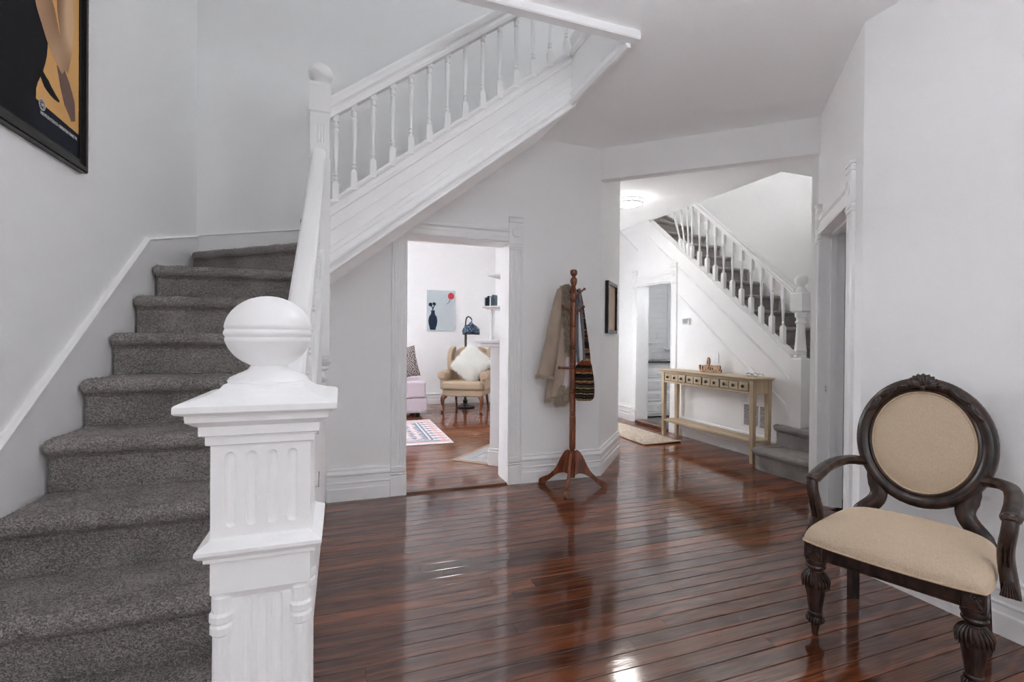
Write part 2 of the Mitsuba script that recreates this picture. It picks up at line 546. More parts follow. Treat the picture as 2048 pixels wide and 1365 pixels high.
# walls
struct('wall_left', wall((LX, -4.0), (LX, BY), 0, UP, -0.15), label='white textured wall beside the carpeted stairs')
struct('wall_back', wall((-1.105, BY), (C6[0], BY), 0, UP, -0.22, [(1.105 + 0.488, -1, 1.105 + 1.34, 2.064)]), label='white wall with the doorway to the sitting room')
struct('wall_diagonal', wall(C6, E6, 0, H, -0.12), label='short slanted white wall with a framed picture')
struct('wall_right', wall((WX, C7[1]), (WX, -4.0), 0, UP, -0.15), label='white wall behind the armchair')
struct('wall_slanted', wall(C7, E7, 0, H, 0.14, [(0.262, -1, 1.105, 2.062)]), label='slanted white wall with a narrow doorway')
B0, B1 = C6, C6 + np.array([NG[0], NG[1]]) * 1.713
struct('wall_beam', wall(B0 - NG * 0.02, B1 + NG * 0.10, 2.709, H, -0.10), label='white header beam over the opening to the hall')
struct('wall_hall_near', wall((E7[0] - 0.05, E7[1]), (5.12, E7[1]), 0, UP, 0.12))
zl = lambda yy: 1.21 + 0.79 * (yy - 3.68)
ytop = 3.68 + (H - 1.21) / 0.79
struct('wall_console', panel((CX, 3.56), (CX, 8.6), Polygon([(0, 0), (5.39 - 3.56, 0), (5.39 - 3.56, 2.05), (6.19 - 3.56, 2.05), (6.19 - 3.56, 0), (5.04, 0), (5.04, H), (ytop - 3.56, H), (0, zl(3.56))]), 0.10), label='white wall under the hall stairs')
struct('wall_stair_far', wall((5.12, 2.7), (5.12, 8.7), 0, UP, 0.12, [(2.5, -1, 4.12, 2.2)]), label='white wall behind the hall stairs')
struct('wall_hall_left', wall((E6[0], E6[1]), (E6[0], 8.72), 0, H, -0.12))
struct('wall_hall_end', wall((2.78, 8.6), (5.25, 8.6), 0, UP, -0.12, [(0.45, 0.8, 1.45, 2.4)]))  # out of view; opening added to let daylight into the hall
struct('wall_sitting_far', wall((-3.2, 8.925), (3.0, 8.925), 0, H, -0.12), label='white far wall of the sitting room')
struct('wall_sitting_near', wall((-3.2, BY), (-1.1, BY), 0, H, -0.22))
struct('wall_sitting_left', wall((-2.6, BY), (-2.6, 9.0), 0, H, -0.12, [(0.7, 0.45, 2.3, 2.75), (2.7, 0.45, 4.4, 2.75)]))  # out of view; openings placed to light the sitting room from the left
struct('wall_front', wall((-1.1, -4.0), (2.85, -4.0), 0, UP, 0.15, [(0.5, 0.25, 1.6, 2.7), (1.95, 0.25, 3.3, 2.7), (0.5, 3.7, 1.7, 5.3), (2.1, 3.7, 3.3, 5.3)]))  # out of view; openings placed to let daylight in behind the camera
struct('floor_front', box(LX, WX, -4.0, -0.6, -0.022, 0.0), 'floor_wood_0')
struct('wall_upper_right', wall((2.75, 1.834), (2.75, -4.0), 3.35, UP, -0.1))
struct('wall_closet', cat([wall((3.05, 1.2), (4.6, 1.2), 0, H, 0.1), wall((4.6, 1.2), (4.6, 2.8), 0, H, 0.1), wall((2.84, 1.2), (2.84, 1.83), 0, H, 0.05)]))
struct('wall_upper', cat([wall((2.75, 2.84), (2.75, 8.6), 3.35, UP, 0.1), wall((WX, C7[1]), (3.6, 2.84), 3.35, UP, 0.1)]))
# ceiling slab with the two stairwell openings
slab = sbox(-3.3, -4.2, 5.35, 9.15).difference(sbox(LX - 0.02, 2.34, 1.555, BY + 0.02)).difference(sbox(4.26, 3.745, 5.14, 8.58))
cm = extrude(slab, 0.33)
cm.apply_translation([0, 0, H])
struct('ceiling', cm, 'ceiling_paint', label='white ceiling with the stairwell opening')
struct('ceiling_upper', box(-1.2, 5.4, -4.2, 9.15, UP, UP + 0.1), 'ceiling_paint')

# baseboards
BB = [(0, 0), (0.024, 0), (0.024, 0.092), (0.018, 0.099), (0.018, 0.126), (0.024, 0.134), (0.024, 0.140), (0.018, 0.147), (0.018, 0.186), (0.027, 0.196), (0.027, 0.206), (0.013, 0.226), (0.013, 0.238), (0.008, 0.247), (0, 0.247)]
struct('baseboard_back', cat([sweep([(-0.10, BY), (0.365, BY)], BB, -1), sweep([(1.462, BY), C6, E6], BB, -1)]), 'trim_paint', label='tall moulded white baseboard')
struct('baseboard_right', sweep([C7 + [0, -0.02], (WX, -3.9)], BB, -1), 'trim_paint', label='tall moulded white baseboard behind the armchair')
struct('baseboard_hall', cat([sweep([(CX, 6.30), (CX, 8.55)], BB, 1), sweep([(CX, 3.60), (CX, 5.27)], BB, 1)]), 'trim_paint', label='moulded white baseboard under the hall stairs')
struct('baseboard_sitting', sweep([(-2.5, 8.925), (2.74, 8.925)], BB, -1), 'trim_paint', label='white baseboard of the sitting room')

# door casings: fluted boards with plinth blocks and rosette blocks
def casing_prof(w):
    """(across, out) of a fluted casing."""
    o = [(0, 0), (0, 0.016), (0.008, 0.022), (0.018, 0.022), (0.022, 0.017)]
    k = 3
    a, b = 0.026, w - 0.026
    for i in range(k):
        u0, u1 = a + (b - a) * i / k, a + (b - a) * (i + 1) / k
        o += [(u0 + 0.003, 0.0185), (u0 + 0.007, 0.0165), (u1 - 0.007, 0.0165), (u1 - 0.003, 0.0185)]
    o += [(w - 0.022, 0.017), (w - 0.018, 0.022), (w - 0.008, 0.022), (w, 0.016), (w, 0)]
    return o


def casing(name, p0, d, n, s0, s1, head, w=0.12, left=True, right=True, z0=0.0, headblock=0.3, lefttop=None, label=None, cut_left=0.0):
    """Trim of an opening from s0 to s1 along d from p0, standing out along n."""
    d3, n3, p3 = np.array([d[0], d[1], 0]), np.array([n[0], n[1], 0]), np.array([p0[0], p0[1], 0])
    key = thing_struct(name, label)
    def at(m, s, z):
        return place(m, p3 + d3 * s + np.array([0, 0, z]), d3, n3, [0, 0, 1])
    def block(s, z, ww, h, th):
        return at(bbox(0, ww, -0.001, th, 0, h, 0.004), s, z)
    for on, s in ((left, s0 - w), (right, s1)):
        if not on:
            continue
        top = head - 0.06
        if s < s0 - w / 2 and lefttop:
            top = lefttop
        obj('upright', at(extrude(Polygon(casing_prof(w)), top - z0 - 0.235), s, z0 + 0.235), 'trim_paint', key)
        obj('plinth_block', cat([block(s - 0.003, z0, w + 0.006, 0.165, 0.032), at(bbox(-0.003, w + 0.003, -0.001, 0.030, 0.168, 0.185, 0.005), s, z0), at(bbox(0, w, -0.001, 0.026, 0.188, 0.236, 0.006), s, z0)]), 'trim_paint', key)
        if lefttop and s < s0 - w / 2:
            continue
        h = headblock
        ros = at(trimesh.creation.cylinder(0.001, 0.001), 0, 0)
        ring = lathe([(0.043, 0.0), (0.043, 0.004), (0.036, 0.009), (0.030, 0.004), (0.026, 0.004), (0.021, 0.009), (0.015, 0.004), (0.011, 0.008), (0.0, 0.011)], 24)
        zc = top + h * 0.50
        M = place(ring, p3 + d3 * (s + w / 2) + n3 * 0.024 + np.array([0, 0, zc]), d3, [0, 0, -1], n3)
        obj('rosette_block', cat([block(s - 0.002, top + 0.05, w + 0.004, h - 0.115, 0.025), block(s - 0.007, top + 0.018, w + 0.014, 0.016, 0.030), block(s - 0.003, top, w + 0.006, 0.05, 0.026),
                                  block(s - 0.004, top + h - 0.065, w + 0.008, 0.02, 0.029), block(s - 0.002, top + h - 0.045, w + 0.004, 0.02, 0.026), block(s - 0.008, top + h - 0.025, w + 0.016, 0.018, 0.033)]), 'trim_paint', key)
        obj('rosette', M, 'trim_paint', key, smooth=40)
    hp = [(0, 0), (0.018, 0), (0.024, 0.012), (0.019, 0.02), (0.019, 0.055), (0.014, 0.062), (0.014, 0.085), (0.026, 0.10), (0.026, 0.115), (0.017, 0.122), (0.017, 0.144), (0, 0.144)]
    a, b = p3 + d3 * (s0 + cut_left) + [0, 0, head], p3 + d3 * s1 + [0, 0, head]
    obj('head', rake(a, b, hp, n3), 'trim_paint', key)
    return key


def thing_struct(name, label=None):
    key = fresh(name)
    labels[key] = {'kind': 'structure'}
    if label:
        labels[key]['label'] = label
    return key


t1 = casing('trim_1', (0, BY), (1, 0), (0, -1), 0.488, 1.34, 2.064, 0.122, lefttop=2.0, label='fluted white casing of the sitting room doorway', cut_left=-0.06)
for s, e in ((0.468, 0.488), (1.34, 1.36)):
    obj('jamb', box(s, e, BY - 0.002, BY + 0.225, 0.0, 2.064), 'trim_paint', t1)
obj('jamb', box(0.468, 1.36, BY - 0.002, BY + 0.225, 2.064, 2.084), 'trim_paint', t1)
obj('threshold', bbox(0.49, 1.338, BY - 0.012, BY + 0.055, -0.002, 0.017, 0.004), 'threshold_wood', t1, label='dark wooden threshold strip')
# sitting-room side casing of the same opening
c1b = place(extrude(Polygon(casing_prof(0.12)), 1.9), [1.35, BY + 0.22, 0.235], [1, 0, 0], [0, 1, 0], [0, 0, 1])
obj('upright', c1b, 'trim_paint', t1)
obj('plinth_block', bbox(1.345, 1.475, BY + 0.22, BY + 0.262, 0.012, 0.236, 0.006), 'trim_paint', t1)

t2 = casing('trim_2', C7, DG, -NG, 0.262, 1.105, 2.062, 0.112, label='fluted white casing of the slanted doorway')
PJ = lambda s, o: np.array([*(C7 + DG * s + NG * o), 0])
def slant(s0, s1, o0, o1, z0, z1):
    return place(box(s0, s1, o0, o1, z0, z1), [C7[0], C7[1], 0], [DG[0], DG[1], 0], [NG[0], NG[1], 0], [0, 0, 1])
for s0_, s1_ in ((0.242, 0.264), (1.103, 1.125)):
    obj('jamb', slant(s0_, s1_, -0.002, 0.15, 0, 2.062), 'trim_paint', t2)
obj('jamb', slant(0.242, 1.125, -0.002, 0.15, 2.062, 2.082), 'trim_paint', t2)
obj('door_stop', cat([slant(1.088, 1.105, 0.06, 0.10, 0, 2.06), slant(0.262, 0.279, 0.06, 0.10, 0, 2.06), slant(0.262, 1.105, 0.06, 0.10, 2.045, 2.062)]), 'trim_paint', t2)
obj('strike_plate', cat([slant(1.097, 1.1035, 0.022, 0.05, 0.86, 0.92)]), 'white_plastic', t2, label='painted strike plate')
obj('strike_hole', cat([slant(1.0955, 1.0975, 0.033, 0.040, 0.895, 0.910), slant(1.0955, 1.0975, 0.033, 0.040, 0.870, 0.884)]), 'grey_plastic', t2)

t3 = casing('trim_3', (CX, 0), (0, 1), (-1, 0), 5.39, 6.19, 2.05, 0.115, label='fluted white casing of the kitchen doorway')
obj('jamb', cat([box(CX - 0.002, CX + 0.12, 5.37, 5.392, 0, 2.05), box(CX - 0.002, CX + 0.20, 6.188, 6.21, 0, 2.05)]), 'trim_paint', t3)
obj('threshold', bbox(CX - 0.03, CX + 0.12, 5.392, 6.19, -0.002, 0.045, 0.008), 'threshold_wood', t3, label='raised dark threshold')

# stairwell edge trim under the ceiling, and the fascia of the upper floor
tr = struct('trim_4', rake((-0.95, 2.34, H - 0.012), (1.575, 2.34, H - 0.012), [(-0.028, -0.034), (-0.022, -0.040), (0.03, -0.040), (0.03, 0.02), (-0.02, 0.02), (-0.02, 0.004), (-0.028, 0.0)], (0, 1, 0)), 'trim_paint', label='white moulding along the edge of the stairwell opening')
struct('trim_5', cat([box(1.545, 1.556, 2.36, 3.115, H - 0.05, 3.40),
                      rake((1.547, 2.37, H - 0.075), (1.547, 3.10, H - 0.075), [(0, 0), (0.020, 0.0), (0.034, 0.02), (0.034, 0.035), (0.016, 0.05), (0.016, 0.075), (0.024, 0.085), (0.010, 0.10), (0, 0.10)], (-1, 0, 0)),
                      rake((1.547, 2.37, 3.27), (1.547, 3.10, 3.27), [(0, 0), (0.012, 0.0), (0.022, 0.03), (0.022, 0.05), (0.012, 0.06), (0.03, 0.11), (0.03, 0.13), (0, 0.14)], (-1, 0, 0))]), 'trim_paint', label='white fascia board below the upper landing')

# ================================================================== THE STAIRS
RX = -0.13                      # line of the lower handrail
R1, G1 = 0.18, 0.245            # rise and going
NY = lambda n: 2.0 + G1 * (n - 5)


def pile(V, N, amp, scale, seed):
    """Carpet pile: clumpy displacement along the normals."""
    a = meshkit.noise(V * scale, seed)
    b = meshkit.noise(V * scale * 0.42, seed + 5)
    c = meshkit.noise(V * 16, seed + 9)
    d = (np.clip(a * 0.65 + b * 0.55, 0.2, 1.0) - 0.5) * 2 * amp + (c - 0.5) * 0.006
    return V + N * d[:, None]


def carpet_step(A, B, A2, B2, z, r, res, seed, nose=0.027, amp=0.0032, scale=190, zbot=None, endcap=True):
    """One carpeted step: riser, rolled nosing and tread. A, B: ends of the nosing in plan; A2, B2: of the next riser."""
    A, B, A2, B2 = (np.array(q, float) for q in (A, B, A2, B2))
    W = np.linalg.norm(B - A)
    L = np.linalg.norm((A2 + B2 - A - B) / 2)
    zb = z - r if zbot is None else zbot
    prof = [(0.036, q) for q in np.linspace(zb, z - 2 * nose - 0.012, max(3, int((r - 2 * nose) / res)))]
    prof.append((0.026, z - 2 * nose - 0.004))
    ang = np.linspace(-PI / 2, -PI * 1.5, max(6, int(nose * PI / res)))
    prof += [(nose + nose * math.cos(a), z - nose + nose * math.sin(a)) for a in ang]
    prof += [(q, z - 0.002 * math.sin(min(1, (q - nose) / 0.08) * PI / 2)) for q in np.linspace(nose, L + 0.046, max(4, int(L / res)))[1:]]
    prof = np.array(prof)
    tp = np.gradient(prof, axis=0)
    tp /= np.linalg.norm(tp, axis=1, keepdims=True)
    nm = np.stack([-tp[:, 1], tp[:, 0]], 1)
    ns = max(6, int(W / res))
    S = np.linspace(0, 1, ns)
    V, N = [], []
    for i, s in enumerate(S):
        P = A + (B - A) * s
        Q = A2 + (B2 - A2) * s
        ln = np.linalg.norm(Q - P)
        t = (Q - P) / ln
        e = min(s, 1 - s) * W
        inset = 0.0
        if endcap and e < 0.022:
            inset = 0.020 * (1 - math.sqrt(max(0, 1 - (1 - e / 0.022) ** 2)))
        off = prof - nm * inset
        k = np.where(off[:, 0] > nose, nose + (off[:, 0] - nose) * ln / L, off[:, 0])
        V.append(np.stack([P[0] + t[0] * k, P[1] + t[1] * k, off[:, 1]], 1))
        N.append(np.stack([t[0] * nm[:, 0], t[1] * nm[:, 0], nm[:, 1]], 1))
    if endcap:   # close the ends
        for i in (0, -1):
            c = V[i].copy()
            cen = c.mean(0)
            sgn = (A - B) / W if i == 0 else (B - A) / W
            N[i] = N[i] * 0.5 + np.array([sgn[0], sgn[1], 0]) * 0.8
    V, N = np.array(V), np.array(N)
    m = V.shape[1]
    VV = pile(V.reshape(-1, 3), N.reshape(-1, 3), amp, scale, seed)
    i, j = np.meshgrid(np.arange(ns - 1), np.arange(m - 1), indexing='ij')
    q = np.stack([i * m + j, (i + 1) * m + j, (i + 1) * m + j + 1, i * m + j + 1], -1).reshape(-1, 4)
    F = np.vstack([q[:, [0, 1, 2]], q[:, [0, 2, 3]]])
    if endcap:
        extra = []
        base = len(VV)
        for i in (0, ns - 1):
            ring = np.arange(m) + i * m
            c = VV[ring].mean(0)
            c[2] = z - r * 0.55
            extra.append(c)
            f = np.stack([ring[:-1], ring[1:], np.full(m - 1, base)], 1)
            F = np.vstack([F, f if i == 0 else f[:, ::-1]])
            base += 1
        VV = np.vstack([VV, extra])
    return trimesh.Trimesh(VV, F[:, ::-1], process=False)


def tufts(mesh, density, seed, ln=0.0075, w=0.0011):
    """Yarn ends standing on a carpet mesh."""
    m = trimesh.Trimesh(mesh.vertices, mesh.faces, process=False)
    P, fi = trimesh.sample.sample_surface(m, int(m.area * density), seed=seed)
    N = m.face_normals[fi]
    r = np.random.default_rng(seed)
    return spikes(P - N * 0.001, N + r.normal(size=N.shape) * 0.55 + [0, 0, -0.1], ln * (0.6 + 0.7 * r.random(len(P))), w * (0.7 + 0.6 * r.random(len(P))))


ST = thing('staircase', 'wide white staircase with dark carpet along the left wall, turning over the sitting room doorway', 'staircase')
x0, x1 = LX + 0.022, -0.158
edge = []
for n in range(1, 10):
    res = 0.0036 if n <= 5 else 0.0048
    yA = NY(n)
    back = NY(n + 1)
    xr = x1 if n > 1 else x1 - 0.09
    A2, B2 = (x0, back), (xr, back)
    if n == 9:
        A2, B2 = (x0, 3.70), (xr, 3.05)
    cmesh = carpet_step((x0, yA), (xr, yA), A2, B2, R1 * n, R1, res if n > 7 else 0.005, 3 * n)
    ck = obj('carpet_step', cmesh, 'carpet', ST, smooth=True, label='dark grey-brown pile carpet')
    if n > 1:
        obj('pile', tufts(cmesh, {2: 60000, 3: 60000, 4: 55000, 5: 45000}.get(n, 26000), n, *((0.0075, 0.0011) if n < 6 else (0.0085, 0.0015))), 'carpet', ck, kind='stuff')
obj('carpet_step', carpet_step((x0, 3.66), (-0.19, 3.0), (x0 + 0.05, 3.90), (-0.19, 3.9), R1 * 10, R1, 0.0055, 41), 'carpet', ST, smooth=True)
for n in range(11, 19):
    xa = -0.24 + (n - 11) * G1
    obj('carpet_step', carpet_step((xa, BY - 0.02), (xa, 3.165), (xa + G1, BY - 0.02), (xa + G1, 3.165), R1 * n, R1, 0.012, 50 + n), 'carpet', ST, smooth=True)
# skirting board on the wall, following the steps
sk = [(0.0, 0.0)]
zs = lambda yy: 0.9 + R1 / G1 * (yy - 2.0)
top = [(-0.2, max(0.1, zs(-0.2) + 0.17))]
poly = Polygon([(0.55, 0.0), (0.55, zs(0.55) + 0.16), (2.965, zs(2.965) + 0.135), (BY, 1.94), (BY, 1.5), (3.0, 1.2), (0.9, 0.0)])
skm = place(extrude(poly, 0.016), [LX, 0, 0], [0, 1, 0], [0, 0, 1], [1, 0, 0])
cap = cat([rake((LX, 0.55, zs(0.55) + 0.155), (LX, 2.965, zs(2.965) + 0.13), [(0, 0), (0.018, 0), (0.024, 0.006), (0.024, 0.012), (0.012, 0.018), (0, 0.018)], (1, 0, 0)),
           rake((LX, 2.965, zs(2.965) + 0.13), (LX, BY, 1.935), [(0, 0), (0.018, 0), (0.024, 0.004), (0.024, 0.008), (0, 0.012)], (1, 0, 0)),
           rake((LX, BY, 1.935), (-0.2, BY, 2.045), [(0, 0), (0.018, 0), (0.024, 0.004), (0.024, 0.008), (0, 0.012)], (0, -1, 0))])
sk2 = place(extrude(Polygon([(LX, 1.5), (LX, 1.94), (-0.2, 2.05), (-0.2, 1.5)]), 0.016), [0, BY, 0], [1, 0, 0], [0, 0, 1], [0, -1, 0])
obj('skirting_board', cat([skm, sk2, cap]), 'trim_paint', ST, label='white skirting board')

# lower newel post
NX, NYY = -0.128, 1.0
hw = 0.0775
blk = square([(hw, 0.905), (hw, 1.08)], (NX, NYY))
fl = []
for u in (-0.048, -0.016, 0.016, 0.048):
    r = 0.0085
    s = [ball([0, 0, 0.934 - 0], r, 1), ball([0, 0, 1.046], r, 1)]
    c = hull([q.vertices for q in s])
    c.apply_scale([1, 0.6, 1])
    for ax in (0, 1, 2):
        q = c.copy()
        if ax == 0:
            q.apply_translation([NX + u, NYY - hw, 0])
        elif ax == 1:
            q.apply_transform(trimesh.transformations.rotation_matrix(PI / 2, [0, 0, 1]))
            q.apply_translation([NX + hw, NYY + u, 0])
        else:
            q.apply_transform(trimesh.transformations.rotation_matrix(PI / 2, [0, 0, 1]))
            q.apply_translation([NX - hw, NYY + u, 0])
        fl.append(q)
blk = cut(blk, *fl)
low = square([(0.112, 0.0), (0.112, 0.16), (0.10, 0.18), (0.095, 0.2), (0.066, 0.201), (0.066, 0.80), (hw, 0.815), (hw, 0.89)], (NX, NYY))
grooves = []
for u in (-0.024, 0.0, 0.024):
    c = hull([ball([0, 0, 0.26], 0.0085, 1).vertices, ball([0, 0, 0.792], 0.0085, 1).vertices])
    c.apply_scale([1, 0.6, 1])
    q = c.copy(); q.apply_translation([NX + u, NYY - 0.066, 0]); grooves.append(q)
    q = c.copy(); q.apply_transform(trimesh.transformations.rotation_matrix(PI / 2, [0, 0, 1])); q.apply_translation([NX + 0.066, NYY + u, 0]); grooves.append(q)
low = cut(low, *grooves)
cols = []
cp = [(0.0165, 0.202), (0.0165, 0.225), (0.021, 0.23), (0.021, 0.24), (0.015, 0.246), (0.015, 0.255), (0.019, 0.26), (0.014, 0.268), (0.016, 0.45), (0.019, 0.455), (0.019, 0.466), (0.015, 0.47), (0.019, 0.475), (0.0155, 0.482), (0.015, 0.74), (0.019, 0.745), (0.019, 0.756), (0.015, 0.76), (0.020, 0.766), (0.020, 0.776), (0.0165, 0.781), (0.0165, 0.806)]
for sx in (-1, 1):
    for sy in (-1, 1):
        cols.append(lathe(cp, 14, (NX + sx * 0.062, NYY + sy * 0.062)))
band = square([(hw, 0.868), (0.086, 0.872), (0.086, 0.878), (0.092, 0.882), (0.097, 0.888), (0.097, 0.894), (0.092, 0.898), (0.080, 0.905), (hw, 0.91)], (NX, NYY))
band2 = square([(0.08, 1.066), (0.084, 1.068), (0.084, 1.082), (0.092, 1.085), (0.092, 1.100), (0.099, 1.104), (0.107, 1.110), (0.108, 1.121), (0.118, 1.124), (0.121, 1.127), (0.121, 1.137), (0.118, 1.140), (0.112, 1.142), (0.095, 1.146), (0.080, 1.151), (0.068, 1.159), (0.062, 1.1665), (0.05, 1.1665)], (NX, NYY))
NP = obj('newel_post', cat([blk, low, band, band2] + cols), 'trim_paint', ST, label='stout white square newel post with flutes at the foot of the stairs')
bp = [(0.052, 1.163), (0.066, 1.164), (0.068, 1.169), (0.064, 1.175), (0.052, 1.181), (0.040, 1.186), (0.034, 1.190), (0.030, 1.196)]
for a in np.linspace(-1.10, 1.5707, 40):
    rr = 0.0745 * math.cos(a)
    zz = 1.258 + 0.067 * math.sin(a)
    for g in (1.262, 1.255, 1.247):
        if abs(zz - g) < 0.0017:
            rr -= 0.0022
    bp.append((max(rr, 0.0001), zz))
obj('finial', lathe(bp, 56, (NX, NYY)), 'trim_paint', NP, smooth=35, label='large white ball finial with turned lines')

# upper newel post with its drop
UX, UY = -0.128, 3.105
up = square([(0.030, 1.10), (0.052, 1.115), (0.060, 1.14), (0.060, 2.30), (0.054, 2.31), (0.054, 2.57), (0.060, 2.58), (0.060, 2.735), (0.052, 2.752), (0.045, 2.757)], (UX, UY))
gr = []
for u in (-0.016, 0, 0.016):
    c = hull([ball([0, 0, 2.40], 0.006, 1).vertices, ball([0, 0, 2.50], 0.006, 1).vertices])
    c.apply_translation([UX + u, UY - 0.054, 0])
    gr.append(c)
up = cut(up, *gr)
UPN = obj('newel_post', up, 'trim_paint', ST, label='tall white newel post at the turn of the stairs')
bp = [(0.03, 2.752), (0.034, 2.758), (0.030, 2.764)] + [(max(0.069 * math.cos(a), 0.0001), 2.82 + 0.062 * math.sin(a)) for a in np.linspace(-1.05, 1.5707, 20)]
obj('finial', lathe(bp, 36, (UX, UY)), 'trim_paint', UPN, smooth=35)
obj('drop', lathe([(0.0001, 0.972), (0.014, 0.976), (0.026, 0.988), (0.031, 1.004), (0.026, 1.022), (0.016, 1.034), (0.014, 1.042), (0.028, 1.052), (0.036, 1.058), (0.036, 1.068), (0.030, 1.074), (0.045, 1.088), (0.052, 1.102), (0.03, 1.104)], 28, (UX + 0.02, UY)), 'trim_paint', UPN, smooth=35, label='turned white drop knob')

# handrails
RP = [(-0.020, -0.085), (0.020, -0.085), (0.024, -0.07), (0.018, -0.06), (0.018, -0.052), (0.030, -0.044), (0.036, -0.032), (0.036, -0.018), (0.028, -0.006), (0.015, 0.0), (-0.015, 0.0), (-0.028, -0.006), (-0.036, -0.018), (-0.036, -0.032), (-0.030, -0.044), (-0.018, -0.052), (-0.018, -0.06), (-0.024, -0.07)]
SL1 = R1 / G1
rz = lambda yy: 2.36 + SL1 * (yy - 3.05)
obj('handrail', rake((RX, NYY + 0.07, rz(NYY + 0.07)), (RX, 3.06, rz(3.06)), RP, (1, 0, 0)), 'trim_paint', ST, smooth=25, label='lower white handrail')
SL2 = 0.762
rx = lambda xx: 2.703 + 0.747 * (xx + 0.061)
RP2 = [(a * 1.15, b * 1.55) for a, b in RP]
obj('handrail', rake((-0.075, UY, rx(-0.075)), (2.0, UY, rx(2.0)), RP2, (0, 1, 0)), 'trim_paint', ST, smooth=25, label='upper white handrail')

# closed strings
sz = lambda yy: 0.9 + SL1 * (yy - 2.0) + 0.075
spoly = Polygon([(NYY + 0.06, 0.0), (NYY + 0.06, sz(NYY + 0.06)), (3.06, sz(3.06)), (3.06, sz(3.06) - 0.36), (1.6, 0.0)])
sm = place(extrude(spoly, 0.05), [RX - 0.025, 0, 0], [0, 1, 0], [0, 0, 1], [1, 0, 0])
shoe = rake((RX, NYY + 0.06, sz(NYY + 0.06)), (RX, 3.06, sz(3.06)), [(-0.034, 0), (0.034, 0), (0.034, 0.012), (0.026, 0.02), (-0.026, 0.02), (-0.034, 0.012)], (1, 0, 0))
obj('string_board', cat([sm, shoe]), 'trim_paint', ST, label='white string board of the lower flight')
pan = Polygon([(NYY + 0.1, 0.0), (NYY + 0.1, 0.05), (BY, sz(BY) - 0.30), (BY, 0.0)])
obj('side_panel', place(extrude(pan, 0.03), [RX - 0.01, 0, 0], [0, 1, 0], [0, 0, 1], [1, 0, 0]), 'wall_paint', ST, label='white panel below the lower flight')
for yy, z0, z1 in ((2.05, 0.865, 0.902), (2.10, 0.640, 0.70)):
    hnd = tube([(-0.11, yy, z0), (-0.085, yy, z0), (-0.083, yy + 0.0, z1), (-0.11, yy, z1)], 0.003, 8)
    obj('pull_handle', hnd, 'chrome', ST, label='small metal pull on the under-stair panel')
zb = lambda xx: 1.641 + 0.788 * (xx + 0.069)
zt = lambda xx: 2.085 + 0.776 * (xx + 0.063)
xa, xb = -0.07, 1.55
fm = place(extrude(Polygon([(xa, zb(xa) + 0.01), (xb, zb(xb) + 0.01), (xb, zt(xb)), (xa, zt(xa))]), 0.04), [0, 3.16, 0], [1, 0, 0], [0, 0, 1], [0, -1, 0])
o = (0, -1, 0)
f0 = 3.12
tops = rake((xa, f0, zt(xa) - 0.19), (xb, f0, zt(xb) - 0.19), [(0, 0.0), (0.004, 0.002), (0.004, 0.085), (0.011, 0.092), (0.011, 0.112), (0.007, 0.118), (0.007, 0.150), (0.016, 0.158), (0.022, 0.170), (0.022, 0.184), (0.014, 0.192), (-0.045, 0.192), (-0.045, 0.15), (0, 0.15)], o)
bots = rake((xa, f0, zb(xa) - 0.012), (xb + 0.025, f0, zb(xb + 0.025) - 0.012), [(-0.03, 0.0), (0.016, 0.0), (0.022, 0.006), (0.022, 0.022), (0.016, 0.030), (0.020, 0.045), (0.026, 0.058), (0.020, 0.066), (0.014, 0.075), (0.014, 0.115), (0.006, 0.128), (0.006, 0.160), (0, 0.168), (-0.03, 0.168)], o)
obj('string_board', cat([fm, tops, bots]), 'trim_paint', ST, label='white moulded string board of the upper flight')
sof = place(extrude(Polygon([(-0.10, zb(-0.10) + 0.012), (1.60, zb(1.60) + 0.012), (1.60, zb(1.60) + 0.06), (-0.10, zb(-0.10) + 0.06)]), BY - 3.13), [0, BY, 0], [1, 0, 0], [0, 0, 1], [0, -1, 0])
obj('soffit', sof, 'ceiling_paint', ST, label='sloping white underside of the upper flight')

# balusters
def baluster(L, b0=0.075, t0=0.06, h=0.019):
    """A turned baluster of length L standing on z = 0."""
    blkm = lathe([(h * 1.41, -0.03), (h * 1.41, b0), (h * 0.9, b0 + 0.02)], 4)
    blkm.apply_transform(trimesh.transformations.rotation_matrix(PI / 4, [0, 0, 1]))
    tpm = lathe([(h * 1.2, L - t0), (h * 1.3, L - t0 + 0.006), (h * 1.3, L + 0.03)], 4)
    tpm.apply_transform(trimesh.transformations.rotation_matrix(PI / 4, [0, 0, 1]))
    M = L - b0 - t0 - 0.02
    q = lambda f: b0 + 0.02 + M * f
    prof = [(0.014, q(0)), (0.010, q(0.01)), (0.010, q(0.03)), (0.015, q(0.045)), (0.016, q(0.06)), (0.010, q(0.08)), (0.010, q(0.10)), (0.015, q(0.115)), (0.010, q(0.135)),
            (0.0095, q(0.20)), (0.0125, q(0.38)), (0.0155, q(0.56)), (0.0165, q(0.66)), (0.0155, q(0.74)), (0.0125, q(0.80)), (0.016, q(0.82)), (0.0175, q(0.85)), (0.016, q(0.875)), (0.012, q(0.89)), (0.017, q(0.905)), (0.0185, q(0.93)), (0.016, q(0.96)), (0.014, q(1.0))]
    return cat([blkm, lathe(prof, 14), tpm])


L2 = 0.50
b2 = mikit.ply(baluster(L2, 0.07, 0.045), 'trim_paint', 35)
for xx in (-0.04, 0.065, 0.178, 0.295, 0.409, 0.525, 0.643, 0.762, 0.882, 1.0, 1.12, 1.245, 1.372, 1.50):
    put('baluster', b2, ST, to_world=T().translate([xx, UY + 0.012, zt(xx) - 0.002]))
b1 = mikit.ply(baluster(rz(2) - 0.085 - sz(2) - 0.02 + 0.01), 'trim_paint', 35)
for k in range(14):
    yy = 1.22 + k * 0.1275
    put('baluster', b1, ST, to_world=T().translate([RX, yy, sz(yy) + 0.012]))

